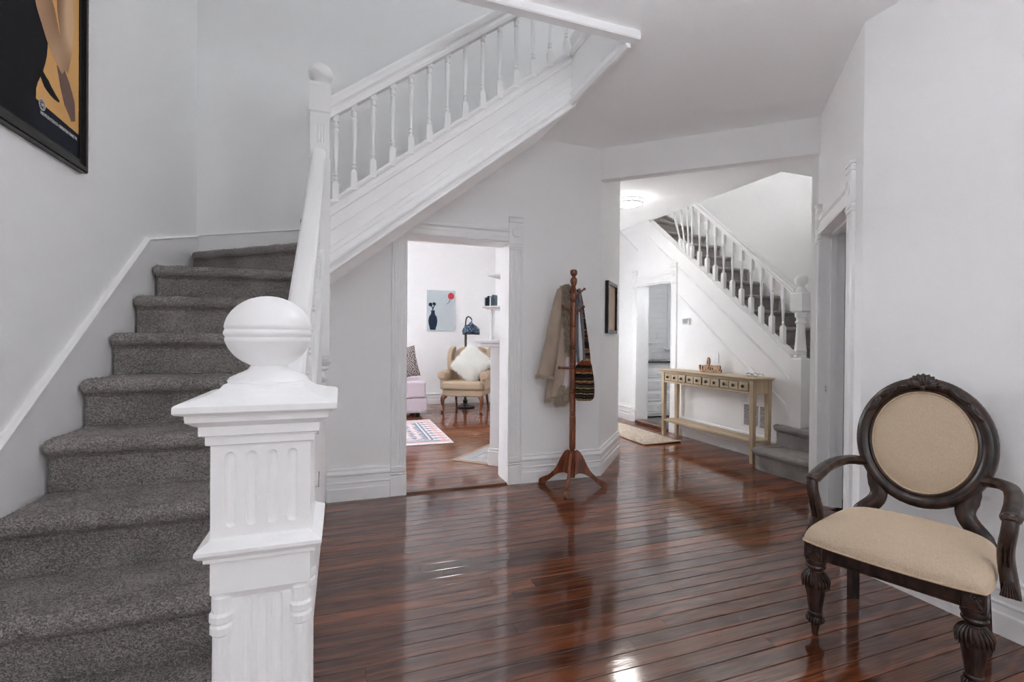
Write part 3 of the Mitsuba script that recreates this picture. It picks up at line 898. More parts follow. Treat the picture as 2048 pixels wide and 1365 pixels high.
# ------------------------------------------------------------------ the hall staircase
HS = thing('staircase', 'white hall staircase with dark carpeted steps rising away behind the console table', 'staircase')
R2, G2 = 0.19, 0.25
hx0, hx1 = CX + 0.105, 5.10
HY = lambda n: 3.85 + G2 * (n - 3)
s1 = Polygon([(3.80, 2.965), (3.76, 3.35), (3.765, 3.56), (3.80, 3.65), (3.88, 3.69), (4.1, 3.70), (5.0, 3.70), (5.0, 2.965)])
s2 = Polygon([(4.10, 2.965), (4.09, 3.5), (4.10, 3.66), (4.15, 3.715), (4.25, 3.76), (5.0, 3.86), (5.0, 2.965)])


def carpet_block(poly, z0, z1, seed, nose=0.028, res=0.008):
    """A carpeted step of any plan: riser set back under a rolled nosing, tread on top."""
    ring = np.array(poly.exterior.coords)[:-1]
    ls = LineString(np.vstack([ring, ring[:1]]))
    n = int(ls.length / res)
    rows = []
    prof = [(0.034, q) for q in np.linspace(z0, z1 - 2 * nose - 0.012, max(3, int((z1 - z0 - 2 * nose) / res)))] + [(0.024, z1 - 2 * nose - 0.004)]
    prof += [(nose + nose * math.cos(a), z1 - nose + nose * math.sin(a)) for a in np.linspace(-PI / 2, -PI * 1.5, 9)]
    prof += [(q, z1) for q in np.linspace(nose, 0.26, 26)[1:]]
    base = np.array([ls.interpolate(i / n, True).coords[0] for i in range(n)])
    cen = np.array([4.75, 3.3])
    sm_ = poly.buffer(-0.05).buffer(0.05)
    V, N = [], []
    dirs = np.roll(base, -1, 0) - np.roll(base, 1, 0)
    dirs /= np.linalg.norm(dirs, axis=1, keepdims=True) + 1e-9
    inn = np.stack([-dirs[:, 1], dirs[:, 0]], 1)
    if not poly.contains(Point(base[n // 7] + inn[n // 7] * 0.01)):
        inn = -inn
    for k in range(6):
        inn = (inn + np.roll(inn, 1, 0) + np.roll(inn, -1, 0)) / 3
    for o_, z in prof:
        q = base + inn * min(o_, 0.06)
        if o_ > 0.06:
            q = q + (cen - q) * ((o_ - 0.06) / 0.24)
        V.append(np.column_stack([q, np.full(n, z)]))
    V = np.array(V)
    m = len(prof)
    i, j = np.meshgrid(np.arange(m - 1), np.arange(n), indexing='ij')
    q = np.stack([i * n + j, i * n + (j + 1) % n, (i + 1) * n + (j + 1) % n, (i + 1) * n + j], -1).reshape(-1, 4)
    F = np.vstack([q[:, [0, 1, 2]], q[:, [0, 2, 3]]])
    me = trimesh.Trimesh(V.reshape(-1, 3), F, process=False)
    nn = np.array(me.vertex_normals)
    return trimesh.Trimesh(pile(V.reshape(-1, 3), nn, 0.0035, 150, seed), F, process=False)


obj('carpet_step', carpet_block(s1, 0.0, 0.2, 71), 'carpet', HS, smooth=True, label='dark grey-brown pile carpet')
obj('carpet_step', carpet_block(s2, 0.2, 0.4, 72), 'carpet', HS, smooth=True)
# winders round the newel post, then the straight flight
R2 = 0.2
HY = lambda n: 3.70 + 0.253 * (n - 6)
fan = {3: ((4.62, 2.97), (4.30, 3.54)), 4: ((5.00, 2.97), (4.315, 3.565)), 5: ((5.10, 3.30), (4.32, 3.61)), 6: ((5.10, 3.70), (4.31, 3.69))}
for n in range(3, 14):
    A_, B_ = fan.get(n) or ((hx1, HY(n)), (hx0, HY(n)))
    A2_, B2_ = fan.get(n + 1) or ((hx1, HY(n + 1)), (hx0, HY(n + 1)))
    obj('carpet_step', carpet_step(A_, B_, A2_, B2_, R2 * n, R2, 0.009, 80 + n, scale=120, nose=0.024), 'carpet', HS, smooth=True)
for k, (a, b) in enumerate([((5.10, 5.75), (4.30, 5.70)), ((5.10, 6.05), (4.31, 5.84)), ((5.10, 6.45), (4.30, 5.98))]):
    obj('carpet_step', carpet_step(a, b, (a[0], a[1] + 0.32), (b[0], b[1] + 0.16), R2 * (14 + k), R2, 0.012, 95 + k, scale=120), 'carpet', HS, smooth=True)
Hn = (4.255, 3.50)
hn = cat([square([(0.062, 0.37), (0.062, 1.055), (0.056, 1.075), (0.048, 1.083)], Hn),
          lathe([(0.05, 1.08), (0.056, 1.09), (0.056, 1.10), (0.050, 1.106), (0.054, 1.115), (0.054, 1.128), (0.050, 1.135), (0.056, 1.146), (0.056, 1.16), (0.052, 1.167), (0.052, 1.18), (0.046, 1.25), (0.039, 1.36), (0.038, 1.415), (0.047, 1.422), (0.050, 1.432), (0.047, 1.442), (0.040, 1.448), (0.040, 1.475), (0.050, 1.482), (0.053, 1.494), (0.050, 1.506), (0.054, 1.515), (0.054, 1.527), (0.05, 1.532)], 32, Hn),
          square([(0.05, 1.528), (0.066, 1.545), (0.066, 1.71), (0.056, 1.725), (0.04, 1.732)], Hn),
          lathe([(0.05, 1.728), (0.052, 1.742), (0.046, 1.758), (0.034, 1.77), (0.026, 1.785)], 28, Hn)])
HN = obj('newel_post', hn, 'trim_paint', HS, smooth=30, label='white turned newel post')
obj('finial', lathe([(0.024, 1.78), (0.030, 1.788)] + [(max(0.060 * math.cos(a), 0.0001), 1.845 + 0.058 * math.sin(a)) for a in np.linspace(-1.0, 1.5707, 18)], 28, Hn), 'trim_paint', HN, smooth=40, label='white ball finial')
hb = lambda yy: 1.21 + 0.79 * (yy - 3.68)
hr = lambda yy: 1.80 + 0.86 * (yy - 3.58)
obj('handrail', rake((4.255, 3.55, hr(3.55)), (4.255, 6.2, hr(6.2)), RP, (1, 0, 0)), 'trim_paint', HS, smooth=25, label='white hall handrail')
for k in range(10):
    yy = 3.70 + k * 0.1365
    put('baluster', mikit.ply(baluster(hr(yy) - 0.085 - hb(yy), 0.16, 0.14, 0.022), 'trim_paint', 35), HS, to_world=T().translate([4.255, yy, hb(yy)]))
for k, (ya, yt) in enumerate([(5.07, 5.07), (5.13, 5.17), (5.19, 5.31), (5.25, 5.46)]):
    z0_, z1_ = hb(ya) - 0.02, 3.05
    L = math.hypot(yt - ya, z1_ - z0_)
    put('baluster', mikit.ply(baluster(L + 0.1, 0.16, 0.14, 0.021), 'trim_paint', 35), HS, to_world=T().translate([4.255, ya, z0_]).rotate([1, 0, 0], -math.degrees(math.atan2(yt - ya, z1_ - z0_))))
o = (-1, 0, 0)
strip = lambda dz, prof: rake((CX, 3.57, zl(3.57) - dz), (CX, min(ytop, 5.36) if dz > 0.3 else ytop - 0.02, zl(min(ytop, 5.36) if dz > 0.3 else ytop - 0.02) - dz), prof, o)
obj('string_board', cat([strip(0.02, [(0, 0), (0.012, 0), (0.016, 0.012), (0.012, 0.02), (0, 0.02)]), strip(0.26, [(0, 0), (0.010, 0.0), (0.016, 0.014), (0.010, 0.024), (0, 0.03)]),
                         rake((CX, 3.57, zl(3.57) - 0.62), (CX, 5.25, zl(5.25) - 0.62), [(0, 0), (0.008, 0.0), (0.014, 0.014), (0.008, 0.026), (0, 0.03)], o),
                         rake((CX, 6.20 , zl(6.20) - 0.62), (CX, 6.7, zl(6.7) - 0.62), [(0, 0), (0.008, 0.0), (0.014, 0.014), (0.008, 0.026), (0, 0.03)], o),
                         rake((CX, 3.57, 0.48), (CX, 4.05, 0.48 + 0.79 * 0.48), [(0, 0), (0.014, 0), (0.014, 0.10), (0.008, 0.105), (0, 0.11)], o)]), 'trim_paint', HS, label='white string mouldings')
# landing balustrade upstairs, out of view, placed to streak the stair wall
for k in range(9):
    yy = 3.95 + k * 0.14
    put('baluster', b2, HS, to_world=T().translate([4.20, yy, 3.33]).scale([1, 1, 1.5]))
obj('handrail', rake((4.20, 3.75, 4.16), (4.20, 5.4, 4.16), RP, (1, 0, 0)), 'trim_paint', HS, smooth=25)

# ================================================================== OBJECTS
# ------------------------------------------------------------------ armchair
CO = np.array([1.906, 1.483, 0.0])
CU = np.array([0.33, -0.944, 0.0])
CV = np.array([0.944, 0.33, 0.0])
chair = lambda m: place(m, CO, CU, CV, [0, 0, 1])
AC = thing('armchair', 'carved dark wood armchair with round beige upholstered back against the right wall', 'chair')
CW = 0.49


def leg_front(u):
    lp = [(0.009, 0.0), (0.011, 0.004), (0.016, 0.045), (0.020, 0.052), (0.026, 0.058), (0.029, 0.068), (0.027, 0.078), (0.022, 0.084), (0.023, 0.090), (0.028, 0.094), (0.028, 0.100), (0.024, 0.104), (0.030, 0.15), (0.038, 0.205), (0.041, 0.212)]
    top = [(0.026, 0.268), (0.024, 0.278), (0.028, 0.284), (0.036, 0.290), (0.038, 0.297), (0.034, 0.304), (0.037, 0.311), (0.040, 0.318), (0.039, 0.326), (0.033, 0.331)]
    blk_ = bbox(-0.034, 0.034, -0.034, 0.034, 0.328, 0.415, 0.004)
    m = unite(lathe(lp + [(0.036, 0.24)] + top[:], 28), blk_)
    m.apply_translation([u, 0, 0])
    return m


def leg_carving(u):
    """Acanthus collar, ring fillets and the flower on the block."""
    parts = [lathe([(0.034, 0.205), (0.044, 0.214), (0.047, 0.235), (0.042, 0.252), (0.030, 0.270), (0.024, 0.274)], 28)]
    for k in range(22):
        a = k * 2 * PI / 22
        pts = [(0.026, 0.272, 0.0), (0.041, 0.256, 0.05), (0.0495, 0.236, 0.14), (0.0485, 0.216, 0.20), (0.051, 0.206, 0.26)]
        p = [[r * math.cos(a + s), r * math.sin(a + s), z] for r, z, s in pts]
        parts.append(tube(spline(p, 9), np.array([0.0025, 0.0045, 0.0055, 0.0052, 0.005, 0.0045, 0.004, 0.003, 0.001]), 6))
    for k in range(18):
        a = k * 2 * PI / 18
        p = [[r * math.cos(a), r * math.sin(a), z] for r, z in ((0.024, 0.085), (0.030, 0.076), (0.031, 0.066), (0.024, 0.055))]
        parts.append(tube(p, [0.002, 0.0042, 0.004, 0.001], 6))
    for fx, fy in ((0, -1), (-1, 0)):
        loc = []
        for k in range(6):
            a = k * PI / 3
            loc.append(ball([0.009 * math.cos(a) + 0.006, 0.0, 0.372 + 0.009 * math.sin(a)], [0.006, 0.004, 0.006], 1))
        loc.append(ball([0.006, -0.002, 0.372], [0.006, 0.006, 0.006], 1))
        for k in range(-3, 4):
            loc.append(tube([[-0.004, 0, 0.372 + k * 0.004], [-0.025, 0, 0.372 + k * 0.010]], [0.0032, 0.0016], 6))
            if abs(k) > 1:
                loc.append(tube([[0.012, 0, 0.372 + k * 0.005], [0.026, 0, 0.372 + k * 0.010]], [0.003, 0.0015], 6))
        fr = [[-0.028, 0, 0.337], [0.028, 0, 0.337], [0.028, 0, 0.407], [-0.028, 0, 0.407], [-0.028, 0, 0.337]]
        for a_, b_ in zip(fr, fr[1:]):
            loc.append(tube([a_, b_], 0.002, 6))
        q = cat(loc)
        if fy == 0:
            q.apply_transform(trimesh.transformations.rotation_matrix(-PI / 2, [0, 0, 1]))
            q.apply_translation([-0.034, 0, 0])
        else:
            q.apply_translation([0, -0.034, 0])
        parts.append(q)
    m = cat(parts)
    m.apply_translation([u, 0, 0])
    return m


for u in (0.0, CW):
    k_ = obj('leg', chair(leg_front(u)), 'walnut', AC, smooth=35)
    obj('carving', chair(leg_carving(u)), 'walnut_carved', k_, smooth=40)


def stile(side):
    u0 = CW / 2 + side * (CW / 2 + (0.0 if side < 0 else -0.03))
    pts = [[u0, 0.485, 0.0], [u0 - side * 0.004, 0.470, 0.15], [u0 - side * 0.012, 0.455, 0.32], [u0 - side * 0.018, 0.462, 0.40]]
    return tube(spline(pts, 14), 0.026, 4, squash=(1.0, 0.85), up=[0, 1, 0])


def curl(side):
    c = CW / 2
    pts = [[c + side * 0.225, 0.462, 0.39], [c + side * 0.205, 0.470, 0.445], [c + side * 0.165, 0.485, 0.49], [c + side * 0.150, 0.495, 0.53], [c + side * 0.165, 0.505, 0.58], [c + side * 0.17, 0.51, 0.62]]
    return tube(spline(pts, 18), [0.032] * 3 + [0.034] * 12 + [0.03] * 3, 8, squash=(1.0, 0.55), up=[0, 1, 0])


for s in (-1, 1):
    obj('leg', chair(stile(s)), 'walnut', AC, smooth=30, label='plain back leg')
    obj('back_support', chair(curl(s)), 'walnut', AC, smooth=45)
rails = cat([bbox(0.03, CW - 0.03, -0.024, 0.004, 0.335, 0.405, 0.004), bbox(0.02, CW - 0.02, 0.44, 0.47, 0.34, 0.40, 0.004),
             tube([[0.0, 0.02, 0.37], [-0.01, 0.46, 0.37]], 0.036, 4, (0.5, 1)), tube([[CW, 0.02, 0.37], [CW + 0.01, 0.46, 0.37]], 0.036, 4, (0.5, 1)),
             bbox(0.03, CW - 0.03, -0.028, -0.02, 0.333, 0.343, 0.003)])
obj('seat_rail', chair(rails), 'walnut', AC)


def seat_mesh():
    n = 72
    g = np.sin(np.linspace(-PI / 2, PI / 2, n))
    s, t = np.meshgrid(g, g, indexing='ij')
    # squircle: pull the corners in
    k = 0.10
    su, tv = s * np.sqrt(1 - k * t ** 6), t * np.sqrt(1 - k * s ** 6)
    half = 0.292 - 0.028 * (tv + 1) / 2 - 0.012 * np.clip(tv, 0, 1) ** 2
    U = CW / 2 + su * half
    V = 0.208 + tv * 0.268 - 0.022 * (1 - su ** 2) * np.clip(-tv, 0, 1)
    e = np.clip(1 - np.abs(s) ** 4.5, 0, 1) ** 0.34 * np.clip(1 - np.abs(t) ** 4.5, 0, 1) ** 0.34
    Z = 0.408 + 0.074 * e + 0.022 * (1 - s ** 2) * (1 - t ** 2)
    # the sides bulge a little past the rail
    P = np.stack([U, V, Z], -1)
    idx = np.arange(n * n).reshape(n, n)
    q = np.stack([idx[:-1, :-1], idx[1:, :-1], idx[1:, 1:], idx[:-1, 1:]], -1).reshape(-1, 4)
    F = np.vstack([q[:, [0, 1, 2]], q[:, [0, 2, 3]]])
    ringi = np.r_[idx[:-1, 0], idx[-1, :-1], idx[:0:-1, -1], idx[0, :0:-1]]
    return trimesh.Trimesh(P.reshape(-1, 3), F, process=False), P.reshape(-1, 3)[ringi], P.reshape(-1, 3)[:, :2]


sm_, ring_, uv_ = seat_mesh()
SE = obj('seat', chair(sm_), 'linen', AC, smooth=True, uv=uv_, label='padded beige linen seat')
rp = np.vstack([ring_, ring_[:1]]) + np.array([0, 0, -0.001])
obj('piping', chair(tube(rp, 0.0045, 7)), 'linen_piping', SE, smooth=True)
OC = np.array([CW / 2 - 0.001, 0.53, 0.795])
TL = 0.14
oz = np.array([0, TL, 1.0]) / math.hypot(1, TL)      # up the back
ov = np.array([0, 1.0, -TL]) / math.hypot(1, TL)     # out behind
OA, OB = 0.246, 0.290


def oval_pt(a, ru, rz, out):
    return OC + np.array([ru * math.cos(a), 0, 0]) + oz * rz * math.sin(a) + ov * out


fp = [(-0.060, 0.0), (-0.060, -0.012), (-0.054, -0.018), (-0.047, -0.014), (-0.040, -0.020), (-0.028, -0.027), (-0.016, -0.026), (-0.008, -0.019), (-0.004, -0.010), (0.0, -0.008), (0.003, 0.0), (0.003, 0.026), (-0.006, 0.032), (-0.055, 0.032), (-0.060, 0.026)]
na = 96
V = np.array([[oval_pt(k * 2 * PI / na, OA + r, OB + r, o_) for r, o_ in fp] for k in range(na)])
m_ = len(fp)
i, j = np.meshgrid(np.arange(na), np.arange(m_), indexing='ij')
q = np.stack([i * m_ + j, i * m_ + (j + 1) % m_, ((i + 1) % na) * m_ + (j + 1) % m_, ((i + 1) % na) * m_ + j], -1).reshape(-1, 4)
BK = obj('backrest', chair(trimesh.Trimesh(V.reshape(-1, 3), np.vstack([q[:, [0, 1, 2]], q[:, [0, 2, 3]]]), process=False)), 'walnut', AC, smooth=40, label='round moulded dark wood back frame')
# upholstered panel
nr, na2 = 22, 72
P, UVp = [], []
for r in np.linspace(0, 1, nr):
    for k in range(na2):
        a = k * 2 * PI / na2
        q3 = oval_pt(a, (OA - 0.058) * r, (OB - 0.058) * r, -0.004 - 0.020 * (1 - r ** 3.5))
        P.append(q3); UVp.append([q3[0], q3[2]])
i, j = np.meshgrid(np.arange(nr - 1), np.arange(na2), indexing='ij')
q = np.stack([i * na2 + j, i * na2 + (j + 1) % na2, (i + 1) * na2 + (j + 1) % na2, (i + 1) * na2 + j], -1).reshape(-1, 4)
obj('back_pad', chair(trimesh.Trimesh(np.array(P), np.vstack([q[:, [0, 1, 2]], q[:, [0, 2, 3]]]), process=False)), 'linen', BK, smooth=True, uv=np.array(UVp), label='beige linen back pad')
rp = [oval_pt(k * 2 * PI / 72, OA - 0.064, OB - 0.064, -0.008) for k in range(73)]
obj('piping', chair(tube(rp, 0.0045, 7)), 'linen_piping', BK, smooth=True)
pl_ = [oval_pt(k * 2 * PI / 60, OA - 0.03, OB - 0.03, 0.028) for k in range(60)]
obj('back_board', chair(trimesh.convex.convex_hull(np.array(pl_ + [np.array(p) + ov * 0.005 for p in pl_]))), 'walnut', BK)


def leaf(a, ln, wd, tilt, ro=-0.028):
    """A carved leaf lying along the ring at angle a."""
    m = cat([ball([0, 0, 0], [ln, 0.010, wd], 2)] + [tube([[-ln * 0.85, -0.009, 0], [0, -0.0125, 0.0], [ln * 0.85, -0.009, 0]], [0.0008, 0.0022, 0.0008], 5)] +
            [tube([[x * ln, -0.010, 0], [x * ln + 0.010, -0.0085, sg * wd * 0.7]], [0.0018, 0.0008], 5) for x in (-0.5, -0.1, 0.3) for sg in (-1, 1)])
    c = oval_pt(a, OA + ro, OB + ro, -0.022)
    d = np.array([-OA * math.sin(a), 0, 0]) + oz * OB * math.cos(a)
    d /= np.linalg.norm(d)
    nrm = np.cross(d, ov)
    ct, st = math.cos(tilt), math.sin(tilt)
    return place(m, c, d * ct + nrm * st, ov, -(nrm * ct - d * st))


lv = []
for sd in (-1, 1):
    for k in range(5):
        a = PI / 2 + sd * (0.36 + k * 0.165)
        lv.append(leaf(a, 0.030, 0.013, sd * (0.35 if k % 2 else -0.28)))
obj('carved_leaves', chair(cat(lv)), 'walnut_carved', BK, smooth=40, label='carved leaf garlands')
sh = []
for k in range(-5, 6):
    a = k * 0.255
    ln = 0.060 - 0.0016 * abs(k) ** 1.6
    base = OC + oz * (OB - 0.042) + ov * -0.03
    tip = base + np.array([ln * 1.35 * math.sin(a), 0, 0]) + oz * (ln * math.cos(a)) + ov * 0.004
    midp = (base + tip) / 2 + ov * -0.010
    sh.append(tube(spline([base, midp, tip], 9), np.array([0.003, 0.0055, 0.0075, 0.009, 0.0105, 0.0115, 0.0115, 0.0095, 0.004]), 8))
sh.append(ball(OC + oz * (OB - 0.045) + ov * -0.036, [0.012, 0.010, 0.012], 2))
obj('carved_shell', chair(cat(sh)), 'walnut_carved', BK, smooth=40, label='carved shell crest')


def arm(side):
    c = CW / 2 + (0.006 if side < 0 else 0.02)
    s = side
    pts = [[CW / 2 + s * (0.205 if s < 0 else 0.195), 0.515, 0.665], [c + s * 0.258, 0.43, 0.680], [c + s * 0.292, 0.30, 0.672], [c + s * 0.300, 0.18, 0.652], [c + s * 0.300, 0.115, 0.640]]
    top = tube(spline(pts, 26), np.linspace(0.025, 0.029, 26), 8, squash=(1.05, 0.85))
    p2 = [[c + s * 0.300, 0.105, 0.652], [c + s * 0.298, 0.090, 0.60], [c + s * 0.290, 0.100, 0.54], [c + s * 0.288, 0.125, 0.48], [c + s * 0.296, 0.120, 0.42], [c + s * 0.304, 0.105, 0.365]]
    post = tube(spline(p2, 26), np.linspace(0.025, 0.030, 26), 10, squash=(0.85, 0.95), up=[0, 1, 0])
    knob = ball([c + s * 0.300, 0.108, 0.640], [0.030, 0.034, 0.024], 2)
    return cat([top, post, knob])


def arm_carving(side):
    c, s = CW / 2 + (0.006 if side < 0 else 0.02), side
    m, out = [], []
    for k in range(5):
        m.append(ball([c + s * 0.300, 0.078 + 0.003 * k, 0.645 - 0.016 * k], [0.014 + 0.002 * (k % 2), 0.007, 0.009], 1))
    out.append(cat(m))
    m = []
    for k in (-1, 0, 1):
        m.append(tube([[c + s * 0.300 + k * 0.009, 0.076, 0.60], [c + s * 0.290 + k * 0.010, 0.072, 0.53], [c + s * 0.288 + k * 0.010, 0.098, 0.47]], 0.0035, 6))
    out += m
    m = []
    for k in range(-3, 4):
        m.append(tube([[c + s * 0.300 + k * 0.003, 0.088, 0.425], [c + s * 0.304 + k * 0.008, 0.078, 0.372]], [0.003, 0.0042], 6))
    return out + m


for s in (-1, 1):
    k_ = obj('armrest', chair(arm(s)), 'walnut', AC, smooth=40)
    for q_ in arm_carving(s):
        obj('carving', chair(q_), 'walnut_carved', k_, smooth=40)

# ------------------------------------------------------------------ coat stand, coat and bag
KO = np.array([1.825, 3.61, 0.0])
KA = np.array([math.cos(0.468), -math.sin(0.468), 0])
KB = np.array([math.sin(0.468), math.cos(0.468), 0])
rack = lambda m: place(m, KO, KA, KB, [0, 0, 1])
CS = thing('coat_stand', 'reddish brown turned wooden coat stand with pegs and three curved feet', 'coat stand')
pp = [(0.019, 0.090), (0.021, 0.094), (0.021, 0.30), (0.016, 0.315), (0.016, 0.322), (0.0225, 0.335), (0.0225, 0.60), (0.018, 0.612), (0.0225, 0.622), (0.017, 0.634), (0.0225, 0.644), (0.020, 0.655)]
for z0_, z1_ in ((0.66, 0.80), (0.84, 1.00), (1.03, 1.17), (1.21, 1.35), (1.39, 1.56)):
    pp += [(0.0205, z0_), (0.0205, z1_ - 0.006), (0.0165, z1_), (0.0205, z1_ + 0.008), (0.0165, z1_ + 0.016), (0.0205, z1_ + 0.024)]
pp += [(0.021, 1.60), (0.021, 1.66), (0.015, 1.675), (0.013, 1.69), (0.021, 1.71), (0.0255, 1.735), (0.022, 1.755), (0.013, 1.768), (0.013, 1.774), (0.022, 1.785), (0.0265, 1.805), (0.022, 1.825), (0.0001, 1.834)]
pp = [(r * 1.17 if r > 0.001 else r, z) for r, z in pp]
obj('pole', rack(lathe(pp, 24)), 'cherry_wood', CS, smooth=35)


def peg(az, z, rise, ln=0.14):
    d = np.array([math.cos(az), math.sin(az), rise])
    d /= np.linalg.norm(d)
    p = [np.array([0, 0, z]) + d * q for q in (0.012, 0.05, 0.055, 0.06, 0.09, 0.10, 0.105, 0.112, ln - 0.012, ln - 0.004, ln)]
    return tube(p, [0.0085, 0.0085, 0.0065, 0.0095, 0.0080, 0.0060, 0.0085, 0.0085, 0.0120, 0.0115, 0.004], 12)


for az, z, rise in ((0.25, 1.60, 0.75), (2.6, 1.62, 0.75), (1.7, 1.62, 0.75), (-0.5, 1.45, 0.70), (PI - 0.55 + PI, 1.47, 0.0), (-2.75, 1.46, 0.70), (0.15, 1.005, 0.02), (PI - 0.1, 1.005, 0.02), (-PI / 2, 1.62, 0.8)):
    if rise == 0.0:
        continue
    obj('peg', rack(peg(az, z, rise, 0.125)), 'cherry_wood', CS, smooth=40)
loc2 = lambda p: np.array([(np.array(p) - KO) @ KA, (np.array(p) - KO) @ KB])
for az in (2.78, 0.20, -1.75):
    ol = np.array([(0.012, 0.305), (0.045, 0.318), (0.075, 0.29), (0.105, 0.235), (0.14, 0.165), (0.19, 0.105), (0.24, 0.07), (0.285, 0.048), (0.302, 0.025), (0.296, 0.004), (0.268, 0.0), (0.235, 0.020), (0.19, 0.058), (0.14, 0.098), (0.10, 0.118), (0.06, 0.125), (0.012, 0.11)])
    from scipy.interpolate import splprep, splev
    tck, _ = splprep(np.vstack([ol, ol[:1]]).T, s=0, per=True)
    oo = np.stack(splev(np.linspace(0, 1, 60)[:-1], tck), 1)
    pg = Polygon(oo).buffer(0)
    ms = cat([place(extrude(pg, 0.022), [0, 0, 0], [math.cos(az), math.sin(az), 0], [0, 0, 1], [math.sin(az), -math.cos(az), 0])])
    ms.apply_translation([-0.011 * math.sin(az), 0.011 * math.cos(az), 0])
    ms.vertices[:, 2] = np.maximum(ms.vertices[:, 2], 0.0005)
    obj('foot', rack(ms), 'cherry_wood', CS, smooth=30)


def loft(secs, n=40, seed=1, fold=0.10, folds=5, cap=True):
    """Cloth: stacked wobbling ellipses (z, a, b, half a, half b, tilt of the ring across a)."""
    from scipy.interpolate import PchipInterpolator
    S = np.array(secs, float)
    k = np.linspace(0, 1, len(S))
    kk = np.linspace(0, 1, 46)
    S = np.stack([PchipInterpolator(k, S[:, c])(kk) for c in range(S.shape[1])], 1)
    ang = np.arange(n) * 2 * PI / n
    V = []
    for q, r in zip(kk, S):
        w = 1 + fold * q * np.sin(folds * ang + seed + 2.2 * q) + fold * 0.6 * np.sin((folds + 4) * ang + seed * 2.1 + 3 * q)
        x, y_ = np.cos(ang) * r[3] * w, np.sin(ang) * r[4] * w
        V.append(np.stack([r[1] + x, r[2] + y_, r[0] + r[5] * np.cos(ang)], 1))
    V = np.array(V)
    m = len(V)
    i, j = np.meshgrid(np.arange(m - 1), np.arange(n), indexing='ij')
    q = np.stack([i * n + j, i * n + (j + 1) % n, (i + 1) * n + (j + 1) % n, (i + 1) * n + j], -1).reshape(-1, 4)
    F = np.vstack([q[:, [0, 1, 2]], q[:, [0, 2, 3]]])
    VV = np.vstack([V.reshape(-1, 3), [V[0].mean(0) + [0, 0, 0.004]], [V[-1].mean(0) + [0, 0, 0.01]]])
    ex = []
    for j_ in range(n):
        ex += [[len(VV) - 2, (j_ + 1) % n, j_], [len(VV) - 1, (m - 1) * n + j_, (m - 1) * n + (j_ + 1) % n]]
    return trimesh.Trimesh(VV, np.vstack([F, ex]), process=False), V


CT = thing('coat', 'long beige suede coat with fur collar hanging on the coat stand', 'coat')
bd, BV = loft([(1.69, -0.075, 0.075, 0.028, 0.04, 0.0), (1.60, -0.080, 0.08, 0.055, 0.055, 0.0), (1.42, -0.082, 0.085, 0.060, 0.055, 0.0), (1.15, -0.105, 0.085, 0.082, 0.060, 0.01), (0.92, -0.120, 0.085, 0.096, 0.060, 0.03), (0.76, -0.130, 0.085, 0.100, 0.060, 0.04)], seed=2)
obj('body', rack(bd), 'suede', CT, smooth=True)
slv, SV = loft([(1.675, -0.110, 0.035, 0.022, 0.025, 0.0), (1.60, -0.122, 0.028, 0.036, 0.04, 0.0), (1.42, -0.150, 0.018, 0.047, 0.046, 0.0), (1.18, -0.187, 0.012, 0.058, 0.05, 0.005), (1.0, -0.222, 0.012, 0.064, 0.05, 0.0), (0.935, -0.236, 0.012, 0.066, 0.05, -0.01)], seed=4, fold=0.05)
obj('sleeve', rack(slv), 'suede', CT, smooth=True)
ln_, _ = loft([(1.10, -0.045, 0.05, 0.018, 0.02, 0.0), (1.0, -0.045, 0.045, 0.032, 0.03, 0.0), (0.86, -0.055, 0.040, 0.040, 0.03, 0.03), (0.80, -0.060, 0.040, 0.034, 0.02, 0.05)], seed=6)
obj('lining', rack(ln_), 'coat_lining', CT, smooth=True, label='pale pink lining showing at the front')


def scatter(V, rows, n, ln, droop, spread=0.6):
    """Hairs rooted on the rings V[rows]."""
    R = V[rows]
    i = rng.integers(0, R.shape[0], n)
    j = rng.integers(0, R.shape[1], n)
    f = rng.random(n)[:, None]
    P_ = R[i, j] * (1 - f) + R[i, (j + 1) % R.shape[1]] * f
    cen = R[i].mean(1)
    D_ = P_ - cen
    D_[:, 2] *= 0.2
    D_ /= np.linalg.norm(D_, axis=1, keepdims=True) + 1e-9
    D_ = D_ * spread + np.array([0, 0, -droop]) + rng.normal(size=(n, 3)) * 0.35
    return P_, D_, ln * (0.6 + 0.6 * rng.random(n))


col, CV_ = loft([(1.71, -0.055, 0.05, 0.020, 0.03, 0), (1.66, -0.072, 0.045, 0.042, 0.040, 0), (1.56, -0.064, 0.04, 0.038, 0.040, 0), (1.46, -0.054, 0.04, 0.030, 0.034, 0), (1.30, -0.046, 0.04, 0.024, 0.026, 0), (1.16, -0.044, 0.04, 0.018, 0.02, 0)], seed=3, fold=0.16)
FC = obj('fur_collar', rack(col), 'fur_dark', CT, smooth=True, label='shaggy fur collar')
obj('fur', rack(spikes(*scatter(CV_, slice(1, 46), 5200, 0.030, 0.9))), 'fur_light', FC, kind='stuff')
obj('fur', rack(spikes(*scatter(CV_, slice(1, 46), 2200, 0.026, 0.9))), 'fur_dark', FC, kind='stuff')
hem, HV = loft([(0.86, -0.066, 0.06, 0.050, 0.045, 0.0), (0.80, -0.076, 0.06, 0.058, 0.048, 0.02), (0.735, -0.088, 0.06, 0.050, 0.045, 0.02), (0.70, -0.098, 0.06, 0.025, 0.03, 0.0)], seed=5)
FH = obj('fur_hem', rack(hem), 'fur_dark', CT, smooth=True, label='fur lining hanging below the hem')
obj('fur', rack(spikes(*scatter(HV, slice(0, 46), 4200, 0.034, 1.2))), 'fur_light', FH, kind='stuff')
obj('fur', rack(cat([spikes(*scatter(SV, slice(43, 46), 700, 0.03, 1.2, 0.3)), spikes(*scatter(BV, slice(44, 46), 900, 0.03, 1.2, 0.2))])), 'fur_light', CT, kind='stuff')

